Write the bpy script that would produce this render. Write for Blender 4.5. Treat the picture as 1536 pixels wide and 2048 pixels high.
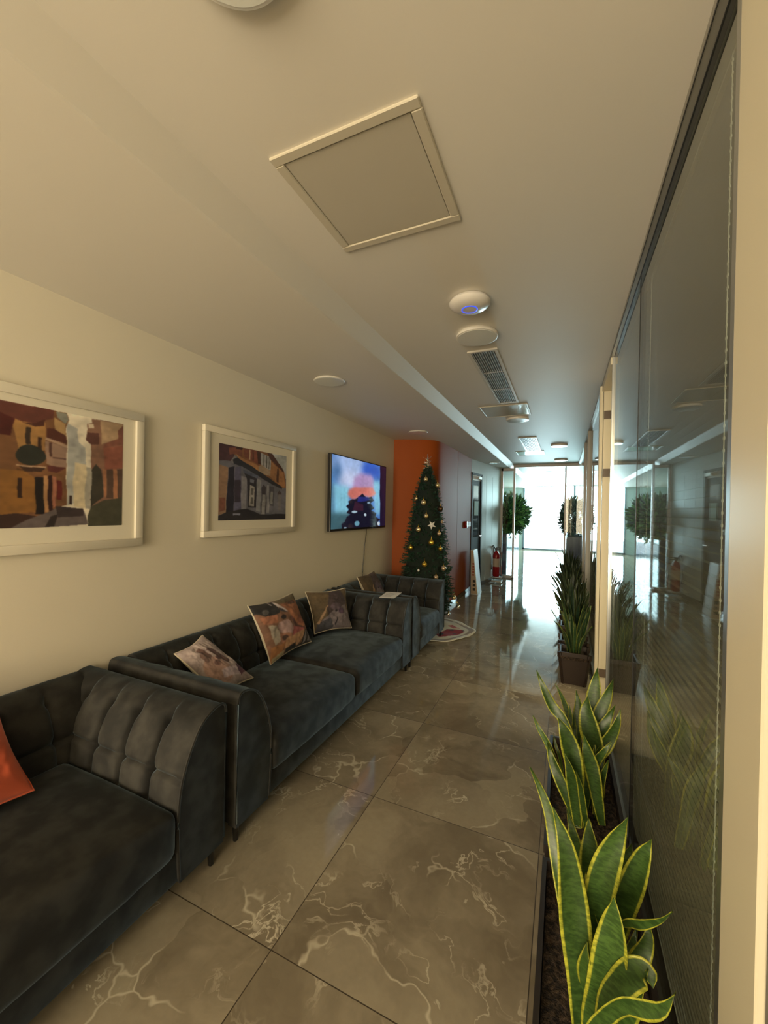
import bpy, bmesh, math, random
import numpy as np
from mathutils import Vector, Matrix, noise as mnoise

for o in list(bpy.data.objects): bpy.data.objects.remove(o, do_unlink=True)
SC = bpy.context.scene
COL = SC.collection
PI = math.pi

# ------------------------------------------------------------------ camera
F_PX, YAW, PITCH, ROLL = 800.0, 0.422822, -0.005825, 0.0185
CAM = Vector((0.0, 0.0, 1.5))
Fh = Vector((-math.sin(YAW), math.cos(YAW), 0)); Rt = Vector((math.cos(YAW), math.sin(YAW), 0)); Uz = Vector((0, 0, 1))
Fw = Fh*math.cos(PITCH) + Uz*math.sin(PITCH)
Up = Uz*math.cos(PITCH) - Fh*math.sin(PITCH)
rx = Rt*math.cos(ROLL) + Up*math.sin(ROLL)
ry = -Rt*math.sin(ROLL) + Up*math.cos(ROLL)
cd = bpy.data.cameras.new('camera'); cam = bpy.data.objects.new('camera', cd); COL.objects.link(cam)
cd.sensor_fit = 'VERTICAL'; cd.sensor_height = 24.0; cd.lens = 24.0*F_PX/2048.0
cd.clip_start = 0.02; cd.clip_end = 200
M = Matrix((rx, ry, -Fw)).transposed().to_4x4(); M.translation = CAM
cam.matrix_world = M
SC.camera = cam

# ------------------------------------------------------------------ view, world, lights
SC.view_settings.view_transform = 'Standard'
SC.view_settings.look = 'None'
SC.view_settings.exposure = 0.0
SC.view_settings.gamma = 1.0
SC.view_settings.use_curve_mapping = False
W = bpy.data.worlds.new('daylight'); SC.world = W; W.use_nodes = True
W.node_tree.nodes['Background'].inputs[0].default_value = (0.80, 0.93, 1.0, 1)
W.node_tree.nodes['Background'].inputs[1].default_value = 3.0

def area(name, loc, rot, sx, sy, energy, color):
    l = bpy.data.lights.new(name, 'AREA'); l.shape = 'RECTANGLE'; l.size = sx; l.size_y = sy
    l.energy = energy; l.color = color
    o = bpy.data.objects.new(name, l); COL.objects.link(o); o.location = loc; o.rotation_euler = rot
    return o
FAR_E, NEAR_E, OFF_E = 2800.0, 182.0, 80.0
area('far_window_daylight', (0.35, 19.6, 1.95), (-PI/2, 0, 0), 7.0, 3.2, FAR_E, (0.68, 0.92, 1.0))
area('near_window_daylight', (-0.95, -3.28, 1.45), (PI/2, 0, 0), 2.3, 2.0, NEAR_E, (1.0, 0.765, 0.43))
area('office_fill_light', (1.9, 2.6, 2.545), (0, 0, 0), 0.6, 3.0, OFF_E, (1.0, 0.80, 0.46))  # added warm fill in the unseen office, brightens the gaps between blind slats
area('side_fill_light', (2.26, 13.4, 1.35), (0, PI/2, 0), 2.3, 6.0, 25.0, (0.74, 0.93, 1.0))  # added cool fill against a windowless wall, brightens the planters and room beyond
# ------------------------------------------------------------------ materials
def lin(c):
    c = c/255.0 if c > 1.0 or isinstance(c, int) else c
    return c/12.92 if c <= 0.04045 else ((c+0.055)/1.055)**2.4
def rgb(r, g, b): return (lin(r), lin(g), lin(b), 1.0)
MATS = {}
def mat(name, color=(0.8, 0.8, 0.8, 1), rough=0.5, metal=0.0, spec=0.5, **kw):
    if name in MATS: return MATS[name]
    m = bpy.data.materials.new(name); m.use_nodes = True
    p = m.node_tree.nodes['Principled BSDF']
    p.inputs['Base Color'].default_value = color
    p.inputs['Roughness'].default_value = rough
    p.inputs['Metallic'].default_value = metal
    p.inputs['Specular IOR Level'].default_value = spec
    for k, v in kw.items():
        p.inputs[k.replace('_', ' ')].default_value = v
    MATS[name] = m
    return m
def nd(m, t, **kw):
    n = m.node_tree.nodes.new(t)
    for k, v in kw.items(): setattr(n, k, v)
    return n
def lk(m, a, b): m.node_tree.links.new(a, b)
def bsdf(m): return m.node_tree.nodes['Principled BSDF']
def mth(m, op, a, b=None, c=None):
    n = nd(m, 'ShaderNodeMath', operation=op)
    for i, v in enumerate((a, b, c)):
        if v is None: continue
        if isinstance(v, (int, float)): n.inputs[i].default_value = v
        else: lk(m, v, n.inputs[i])
    return n.outputs[0]
def mixc(m, f, a, b):
    n = nd(m, 'ShaderNodeMix', data_type='RGBA')
    if isinstance(f, (int, float)): n.inputs[0].default_value = f
    else: lk(m, f, n.inputs[0])
    for i, v in ((6, a), (7, b)):
        if isinstance(v, tuple): n.inputs[i].default_value = v
        else: lk(m, v, n.inputs[i])
    return n.outputs[2]
def noi(m, vec, scale, detail=3.0, rough=0.5):
    n = nd(m, 'ShaderNodeTexNoise'); n.inputs['Scale'].default_value = scale
    n.inputs['Detail'].default_value = detail; n.inputs['Roughness'].default_value = rough
    if vec is not None: lk(m, vec, n.inputs['Vector'])
    return n
def ramp(m, f, a, b):
    n = nd(m, 'ShaderNodeMapRange'); n.inputs[1].default_value = a; n.inputs[2].default_value = b
    n.interpolation_type = 'SMOOTHSTEP'; lk(m, f, n.inputs[0]); return n.outputs[0]
def bump(m, h, strength, dist=0.01):
    b = nd(m, 'ShaderNodeBump'); b.inputs['Strength'].default_value = strength; b.inputs['Distance'].default_value = dist
    lk(m, h, b.inputs['Height']); lk(m, b.outputs[0], bsdf(m).inputs['Normal'])
def objc(m): return nd(m, 'ShaderNodeTexCoord').outputs['Object']
def geop(m): return nd(m, 'ShaderNodeNewGeometry').outputs['Position']

def paint(name, col, rough, bs=0.08, scale=160, **kw):
    if name in MATS: return MATS[name]
    m = mat(name, col, rough, **kw)
    n = noi(m, geop(m), scale, 3)
    bump(m, n.outputs[0], bs, 0.002)
    big = noi(m, geop(m), 1.3, 2)
    dk = tuple(c*0.93 for c in col[:3]) + (1,)
    lk(m, mixc(m, big.outputs[0], dk, col), bsdf(m).inputs['Base Color'])
    return m
WALL = paint('cream_wall_paint', (0.73, 0.68, 0.56, 1), 0.55)
CEIL = paint('white_ceiling_paint', (0.72, 0.69, 0.63, 1), 0.52, 0.05, spec=0.45)
ORANGE = paint('orange_wall_paint', (0.36, 0.078, 0.012, 1), 0.60, 0.03, 120, spec=0.2)
PALE = paint('pale_grey_panel', (0.55, 0.58, 0.56, 1), 0.4, 0.03)
WHITE = mat('white_plastic', (0.74, 0.72, 0.68, 1), 0.35)
HATCH = mat('hatch_board', (0.50, 0.47, 0.40, 1), 0.30)
HATCHR = mat('hatch_rim', (0.55, 0.51, 0.42, 1), 0.4)
GLOSSW = mat('glossy_white_board', (0.62, 0.60, 0.56, 1), 0.10, Coat_Weight=0.4)
ALU = mat('satin_aluminium', (0.55, 0.56, 0.55, 1), 0.28, 0.9)
DARK = mat('black_gasket', (0.012, 0.012, 0.013, 1), 0.5)
BLACK = mat('black_plastic', (0.015, 0.015, 0.017, 1), 0.30)
BEIGE = mat('beige_lacquer', (0.68, 0.63, 0.49, 1), 0.35)
BROWNB = mat('brown_metal', (0.12, 0.09, 0.07, 1), 0.4)
PAPER = mat('white_paper', (0.80, 0.80, 0.78, 1), 0.7)
LEGM = mat('black_leg_metal', (0.01, 0.01, 0.01, 1), 0.35)
CHROME = mat('chrome', (0.75, 0.75, 0.75, 1), 0.08, 1.0)
RED = mat('red_enamel', (0.27, 0.006, 0.010, 1), 0.25)
DOORM = mat('dark_door_paint', (0.010, 0.010, 0.012, 1), 0.6)
FRAMEW = mat('white_frame_paint', (0.68, 0.64, 0.54, 1), 0.4)
MATB = mat('picture_mount_board', (0.72, 0.68, 0.57, 1), 0.8)

def glass_mat(name, tint=(0.93, 0.97, 0.96, 1), ior=1.5):
    m = bpy.data.materials.new(name); m.use_nodes = True; nt = m.node_tree
    nt.nodes.remove(nt.nodes['Principled BSDF'])
    t = nd(m, 'ShaderNodeBsdfTransparent'); t.inputs[0].default_value = tint
    g = nd(m, 'ShaderNodeBsdfGlossy'); g.inputs['Roughness'].default_value = 0.004
    f = nd(m, 'ShaderNodeFresnel')
    bf = nd(m, 'ShaderNodeNewGeometry').outputs['Backfacing']
    lk(m, mth(m, 'ADD', ior, mth(m, 'MULTIPLY', bf, 1/ior-ior)), f.inputs[0])
    mx = nd(m, 'ShaderNodeMixShader'); lk(m, f.outputs[0], mx.inputs[0]); lk(m, t.outputs[0], mx.inputs[1]); lk(m, g.outputs[0], mx.inputs[2])
    lk(m, mx.outputs[0], nt.nodes['Material Output'].inputs[0]); return m
GLASS = glass_mat('clear_glass')

def floor_mat():
    m = mat('polished_marble_tile', rough=0.05, spec=0.34)
    pos = geop(m)
    sep = nd(m, 'ShaderNodeSeparateXYZ'); lk(m, pos, sep.inputs[0])
    tx = mth(m, 'DIVIDE', mth(m, 'ADD', sep.outputs[0], 0.877+8.05), 0.805)
    ty = mth(m, 'DIVIDE', mth(m, 'ADD', sep.outputs[1], -1.083+8.05), 0.805)
    ix, iy = mth(m, 'FLOOR', tx), mth(m, 'FLOOR', ty)
    fx, fy = mth(m, 'FRACT', tx), mth(m, 'FRACT', ty)
    ex = mth(m, 'MINIMUM', fx, mth(m, 'SUBTRACT', 1.0, fx)); ey = mth(m, 'MINIMUM', fy, mth(m, 'SUBTRACT', 1.0, fy))
    e = mth(m, 'MINIMUM', ex, ey)
    grout = mth(m, 'LESS_THAN', e, 0.0022)
    cmb = nd(m, 'ShaderNodeCombineXYZ'); lk(m, ix, cmb.inputs[0]); lk(m, iy, cmb.inputs[1])
    wn = nd(m, 'ShaderNodeTexWhiteNoise'); lk(m, cmb.outputs[0], wn.inputs['Vector'])
    sc = nd(m, 'ShaderNodeVectorMath', operation='SCALE'); lk(m, wn.outputs['Color'], sc.inputs[0]); sc.inputs['Scale'].default_value = 9.0
    v = nd(m, 'ShaderNodeVectorMath', operation='ADD'); lk(m, pos, v.inputs[0]); lk(m, sc.outputs[0], v.inputs[1])
    # domain warp
    wv = noi(m, v.outputs[0], 1.9, 4, 0.55)
    ws = nd(m, 'ShaderNodeVectorMath', operation='SCALE'); lk(m, wv.outputs['Color'], ws.inputs[0]); ws.inputs['Scale'].default_value = 0.7
    v2 = nd(m, 'ShaderNodeVectorMath', operation='ADD'); lk(m, v.outputs[0], v2.inputs[0]); lk(m, ws.outputs[0], v2.inputs[1])
    cloud = noi(m, v2.outputs[0], 2.0, 5, 0.6)
    def vein(scale, width, det, mscale, m0, m1):
        n = noi(m, v2.outputs[0], scale, det, 0.55)
        r = mth(m, 'ABSOLUTE', mth(m, 'SUBTRACT', n.outputs[0], 0.5))
        line = mth(m, 'SUBTRACT', 1.0, ramp(m, r, 0.0, width))
        mk = noi(m, v.outputs[0], mscale, 2)
        return mth(m, 'MULTIPLY', line, ramp(m, mk.outputs[0], m0, m1))
    v_a = vein(1.7, 0.007, 7.0, 2.2, 0.52, 0.66)
    v_b = vein(3.6, 0.016, 7.0, 2.7, 0.50, 0.66)
    vor = nd(m, 'ShaderNodeTexVoronoi', feature='DISTANCE_TO_EDGE'); vor.inputs['Scale'].default_value = 2.6
    lk(m, v2.outputs[0], vor.inputs['Vector'])
    v_c0 = mth(m, 'SUBTRACT', 1.0, ramp(m, vor.outputs['Distance'], 0.0, 0.022))
    mk = noi(m, v.outputs[0], 3.1, 2)
    v_c = mth(m, 'MULTIPLY', v_c0, ramp(m, mk.outputs[0], 0.50, 0.62))
    vs = mth(m, 'MAXIMUM', mth(m, 'MAXIMUM', v_a, mth(m, 'MULTIPLY', v_b, 0.7)), mth(m, 'MULTIPLY', v_c, 0.8))
    vorc = nd(m, 'ShaderNodeTexVoronoi', feature='F1'); vorc.inputs['Scale'].default_value = 2.6
    lk(m, v2.outputs[0], vorc.inputs['Vector'])
    sepc = nd(m, 'ShaderNodeSeparateColor'); lk(m, vorc.outputs['Color'], sepc.inputs[0])
    c0 = mixc(m, ramp(m, cloud.outputs[0], 0.32, 0.68), (0.160, 0.132, 0.092, 1), (0.34, 0.295, 0.215, 1))
    c1 = mixc(m, mth(m, 'MULTIPLY', sepc.outputs[0], 0.45), c0, (0.38, 0.335, 0.25, 1))
    blotch = mth(m, 'GREATER_THAN', sepc.outputs[1], 0.86)
    c2 = mixc(m, mth(m, 'MULTIPLY', blotch, 0.45), c1, (0.40, 0.36, 0.26, 1))
    fine = noi(m, v.outputs[0], 45, 3)
    c2b = mixc(m, mth(m, 'MULTIPLY', fine.outputs[0], 0.28), c2, (0.14, 0.118, 0.088, 1))
    c3 = mixc(m, mth(m, 'MULTIPLY', vs, 0.6), c2b, (0.74, 0.68, 0.54, 1))
    c4 = mixc(m, grout, c3, (0.045, 0.033, 0.020, 1))
    lk(m, c4, bsdf(m).inputs['Base Color'])
    lk(m, mth(m, 'ADD', mth(m, 'MULTIPLY', grout, 0.5), mth(m, 'ADD', 0.035, mth(m, 'MULTIPLY', cloud.outputs[0], 0.03))), bsdf(m).inputs['Roughness'])
    big = noi(m, pos, 1.1, 1)
    bump(m, big.outputs[0], 0.05, 0.02)
    return m
FLOOR = floor_mat()

def velvet():
    m = mat('blue_grey_velvet', (0.05, 0.055, 0.058, 1), 0.85, spec=0.1, Sheen_Weight=0.4, Sheen_Roughness=0.3)
    bsdf(m).inputs['Sheen Tint'].default_value = (0.50, 0.72, 0.95, 1)
    p = geop(m)
    n1 = noi(m, p, 11, 3); n2 = noi(m, p, 900, 2)
    lk(m, mixc(m, ramp(m, n1.outputs[0], 0.35, 0.7), (0.032, 0.032, 0.032, 1), (0.056, 0.055, 0.052, 1)), bsdf(m).inputs['Base Color'])
    lk(m, mth(m, 'ADD', 0.26, mth(m, 'MULTIPLY', ramp(m, n1.outputs[0], 0.3, 0.75), 0.22)), bsdf(m).inputs['Sheen Weight'])
    # the pile is brushed towards the front and the far end, which tilts the way it catches light
    g = nd(m, 'ShaderNodeNewGeometry'); a = nd(m, 'ShaderNodeVectorMath', operation='ADD'); a.inputs[1].default_value = (0.18, 0.34, -0.08)
    lk(m, g.outputs['Normal'], a.inputs[0]); nn = nd(m, 'ShaderNodeVectorMath', operation='NORMALIZE'); lk(m, a.outputs[0], nn.inputs[0])
    bump(m, n2.outputs[0], 0.25, 0.001)
    bn = [n for n in m.node_tree.nodes if n.type == 'BUMP'][0]; lk(m, nn.outputs[0], bn.inputs['Normal'])
    return m
VELVET = velvet()

def attr_mat(name, rough=0.6, emit=0.0, **kw):
    m = mat(name, rough=rough, **kw)
    a = nd(m, 'ShaderNodeAttribute'); a.attribute_name = 'Col'
    if emit:
        bsdf(m).inputs['Base Color'].default_value = (0.01, 0.01, 0.012, 1)
        lk(m, a.outputs['Color'], bsdf(m).inputs['Emission Color']); bsdf(m).inputs['Emission Strength'].default_value = emit
    else:
        lk(m, a.outputs['Color'], bsdf(m).inputs['Base Color'])
    return m
PRINT = attr_mat('watercolour_print', 0.55)
SCREEN = attr_mat('lit_screen', 0.12, 0.8)
CLOTHP = attr_mat('printed_cushion_fabric', 0.8, Sheen_Weight=0.1)
def leafmat():
    m = attr_mat('variegated_leaf', 0.38)
    a = [n for n in m.node_tree.nodes if n.type == 'ATTRIBUTE'][0]
    n = noi(m, geop(m), 55, 3, 0.6)
    mp = nd(m, 'ShaderNodeMapping'); mp.inputs['Scale'].default_value = (1, 1, 2.6); lk(m, geop(m), mp.inputs[0]); lk(m, mp.outputs[0], n.inputs['Vector'])
    mul = nd(m, 'ShaderNodeMix', data_type='RGBA', blend_type='MULTIPLY'); mul.inputs[0].default_value = 0.65
    cr = mixc(m, ramp(m, n.outputs[0], 0.35, 0.65), (0.35, 0.45, 0.35, 1), (1.35, 1.3, 1.2, 1))
    lk(m, a.outputs['Color'], mul.inputs[6]); lk(m, cr, mul.inputs[7])
    lk(m, mul.outputs[2], bsdf(m).inputs['Base Color'])
    return m
LEAF = leafmat()
def soil():
    m = mat('bark_soil', rough=0.9); n = noi(m, geop(m), 60, 4, 0.7)
    lk(m, mixc(m, ramp(m, n.outputs[0], 0.4, 0.62), (0.010, 0.006, 0.004, 1), (0.085, 0.055, 0.035, 1)), bsdf(m).inputs['Base Color'])
    bump(m, n.outputs[0], 1.0, 0.02); return m
SOIL = soil()
POT = mat('dark_brown_planter', (0.018, 0.012, 0.009, 1), 0.45)
POT2 = mat('brown_plastic_pot', (0.030, 0.018, 0.013, 1), 0.5)
def marble_blue():
    m = mat('blue_grey_marble', rough=0.12); n = noi(m, geop(m), 3, 6, 0.65)
    lk(m, mixc(m, ramp(m, n.outputs[0], 0.38, 0.62), (0.16, 0.28, 0.42, 1), (0.42, 0.60, 0.76, 1)), bsdf(m).inputs['Base Color']); return m
MBLUE = marble_blue()
NEEDLE = attr_mat('fir_needles', 0.5)
BUSH = attr_mat('bush_leaves', 0.4)

# ------------------------------------------------------------------ object helpers
def mesh_of(bm, mats, smooth=False, name='mesh'):
    me = bpy.data.meshes.new(name); bmesh.ops.recalc_face_normals(bm, faces=bm.faces); bm.to_mesh(me); bm.free()
    for x in (mats if isinstance(mats, (list, tuple)) else [mats]): me.materials.append(x)
    if smooth:
        me.polygons.foreach_set('use_smooth', [True]*len(me.polygons))
        if smooth != 'all':
            try: me.set_sharp_from_angle(angle=math.radians(smooth if smooth is not True else 40))
            except Exception: pass
    return me
def wloc(p):
    v = Vector((0, 0, 0))
    while p is not None: v += p.location; p = p.parent
    return v
def obj(name, bm, m, parent=None, smooth=False, base=None, me=None):
    if me is None: me = mesh_of(bm, m, smooth, name)
    o = bpy.data.objects.new(name, me); COL.objects.link(o)
    if parent is not None:
        o.parent = parent
        me.transform(Matrix.Translation(-wloc(parent)))
    elif base is not None:
        me.transform(Matrix.Translation(-Vector(base))); o.location = base
    return o
def thing(name, label, cat, loc, group=None):
    o = bpy.data.objects.new(name, None); o.empty_display_size = 0.1; COL.objects.link(o); o.location = loc
    return tag(o, label, cat, group)
def tag(o, label, cat, group=None):
    o['label'] = label; o['category'] = cat
    if group: o['group'] = group
    return o
def struct(name, bm, m, smooth=False, base=None):
    o = obj(name, bm, m, None, smooth, base); o['kind'] = 'structure'; return o
def NB(): return bmesh.new()
def box(bm, x0, x1, y0, y1, z0, z1, bev=0.0, seg=2):
    r = bmesh.ops.create_cube(bm, size=1.0); vs = r['verts']
    for v in vs:
        v.co = Vector(((x0+x1)/2 + v.co.x*(x1-x0), (y0+y1)/2 + v.co.y*(y1-y0), (z0+z1)/2 + v.co.z*(z1-z0)))
    if bev:
        es = list({e for v in vs for e in v.link_edges})
        bmesh.ops.bevel(bm, geom=es, offset=bev, segments=seg, profile=0.5, affect='EDGES')
    return bm
def lathe(bm, prof, c, n=32, axis='z'):
    rings = []
    for r, h in prof:
        ring = []
        for i in range(n):
            a = 2*PI*i/n
            p = (r*math.cos(a), r*math.sin(a), h)
            if axis == 'y': p = (p[0], p[2], p[1])
            if axis == 'x': p = (p[2], p[0], p[1])
            ring.append(bm.verts.new((c[0]+p[0], c[1]+p[1], c[2]+p[2])))
        rings.append(ring)
    for a, b in zip(rings, rings[1:]):
        for i in range(n): bm.faces.new((a[i], a[(i+1) % n], b[(i+1) % n], b[i]))
    bm.faces.new(rings[0]); bm.faces.new(rings[-1])
    return bm
def tube(bm, pts, r, n=8):
    pts = [Vector(p) for p in pts]; rings = []
    for i, p in enumerate(pts):
        t = (pts[min(i+1, len(pts)-1)] - pts[max(i-1, 0)]).normalized()
        a = t.cross(Vector((0, 0, 1)))
        if a.length < 1e-3: a = t.cross(Vector((1, 0, 0)))
        a.normalize(); b = t.cross(a)
        rr = r[i] if isinstance(r, (list, tuple)) else r
        rings.append([bm.verts.new(p + a*rr*math.cos(2*PI*k/n) + b*rr*math.sin(2*PI*k/n)) for k in range(n)])
    for a, b in zip(rings, rings[1:]):
        for i in range(n): bm.faces.new((a[i], a[(i+1) % n], b[(i+1) % n], b[i]))
    bm.faces.new(rings[0]); bm.faces.new(rings[-1]); return bm
def prism(bm, poly, h0, h1, axis='z'):
    def mk(p, h):
        return {'z': (p[0], p[1], h), 'y': (p[0], h, p[1]), 'x': (h, p[0], p[1])}[axis]
    a = [bm.verts.new(mk(p, h0)) for p in poly]; b = [bm.verts.new(mk(p, h1)) for p in poly]
    n = len(poly)
    bm.faces.new(a); bm.faces.new(b)
    for i in range(n): bm.faces.new((a[i], a[(i+1) % n], b[(i+1) % n], b[i]))
    return bm
def dup(root, loc, rz=0.0, label=None):
    r = root.copy(); COL.objects.link(r); r.location = loc; r.rotation_euler = (0, 0, rz)
    if label: r['label'] = label
    for ch in list(root.children):
        c = ch.copy(); COL.objects.link(c); c.parent = r
        for g in list(ch.children):
            d = g.copy(); COL.objects.link(d); d.parent = c
    return r
def spline(pts, n):
    pts = [Vector(p) for p in pts]; P = [2*pts[0]-pts[1]] + pts + [2*pts[-1]-pts[-2]]; out = []
    segs = len(pts)-1
    for k in range(n+1):
        t = k/n*segs; i = min(int(t), segs-1); u = t-i
        a, b, c, d = P[i], P[i+1], P[i+2], P[i+3]
        out.append(0.5*((2*b)+(c-a)*u+(2*a-5*b+4*c-d)*u*u+(3*b-a-3*c+d)*u**3))
    return out

# raster of a picture, as colours on a fine grid of the print itself
def raster(shapes, w, h, blur=1, seed=0, noise=0.10, white=None):
    img = np.zeros((h, w, 3)); yy, xx = np.mgrid[0:h, 0:w]; U = (xx+0.5)/w; V = (yy+0.5)/h
    rs = np.random.RandomState(seed)
    wob = np.zeros((h, w)); wob2 = np.zeros((h, w))
    for k in range(8):
        fx, fy, ph = rs.uniform(5, 34), rs.uniform(5, 34), rs.uniform(0, 6.28)
        wob += np.sin(U*fx+V*fy+ph); wob2 += np.sin(U*fy-V*fx+ph*2)
    U2 = U+wob*0.0016; V2 = V+wob2*0.0016
    for k, g, c in shapes:
        if k == 'blur':
            for _ in range(g):
                p = np.pad(img, ((2, 2), (2, 2), (0, 0)), 'edge')
                img = (p[2:-2, 2:-2]+p[:-4, 2:-2]+p[4:, 2:-2]+p[2:-2, :-4]+p[2:-2, 4:])/5
            continue
        if k == 'p':
            ins = np.zeros((h, w), bool); n = len(g)
            for i in range(n):
                x0, y0 = g[i]; x1, y1 = g[(i+1) % n]
                if y0 == y1: continue
                cond = ((y0 > V2) != (y1 > V2)) & (U2 < (x1-x0)*(V2-y0)/(y1-y0)+x0)
                ins ^= cond
        else:
            ins = ((U2-g[0])/max(abs(g[2]), 1e-4))**2+((V2-g[1])/max(abs(g[3]), 1e-4))**2 < 1
        img[ins] = c
    for _ in range(blur):
        p = np.pad(img, ((1, 1), (1, 1), (0, 0)), 'edge')
        img = (p[1:-1, 1:-1]*2+p[:-2, 1:-1]+p[2:, 1:-1]+p[1:-1, :-2]+p[1:-1, 2:])/6
    nz = np.zeros((h, w))
    for sc_, am in ((6, 1), (14, .8), (40, .7)):
        g = rs.randn(sc_+2, sc_+2); gy = V*sc_; gx = U*sc_; iy = gy.astype(int); ix = gx.astype(int); fy = gy-iy; fx = gx-ix
        nz += am*(g[iy, ix]*(1-fx)*(1-fy)+g[iy, ix+1]*fx*(1-fy)+g[iy+1, ix]*(1-fx)*fy+g[iy+1, ix+1]*fx*fy)
    img = img*(1+noise*nz[..., None])
    img = np.clip(img/255.0, 0, 1)
    L = np.where(img <= 0.04045, img/12.92, ((img+0.055)/1.055)**2.4)
    if white is not None:
        wl = np.array([lin(x) for x in white]); L = np.clip(L/wl*0.80, 0, 0.9)
    return L
def set_col(me, cols):
    a = me.color_attributes.new('Col', 'FLOAT_COLOR', 'POINT')
    c = np.ones((len(me.vertices), 4), dtype=np.float32); c[:, :3] = cols
    a.data.foreach_set('color', c.ravel())
def grid_mesh(name, O, Ux, Vx, img, m):
    h, w, _ = img.shape; O = np.array(O, float); Ux = np.array(Ux, float); Vx = np.array(Vx, float)
    jj, ii = np.mgrid[0:h, 0:w]
    P = O+Ux*((ii/(w-1.0))[..., None])+Vx*((jj/(h-1.0))[..., None])
    me = bpy.data.meshes.new(name); idx = (jj*w+ii)
    f = np.stack([idx[:-1, :-1], idx[:-1, 1:], idx[1:, 1:], idx[1:, :-1]], -1).reshape(-1, 4)
    me.from_pydata(P.reshape(-1, 3).tolist(), [], f.tolist()); me.materials.append(m)
    set_col(me, img.reshape(-1, 3)); return me
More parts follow.
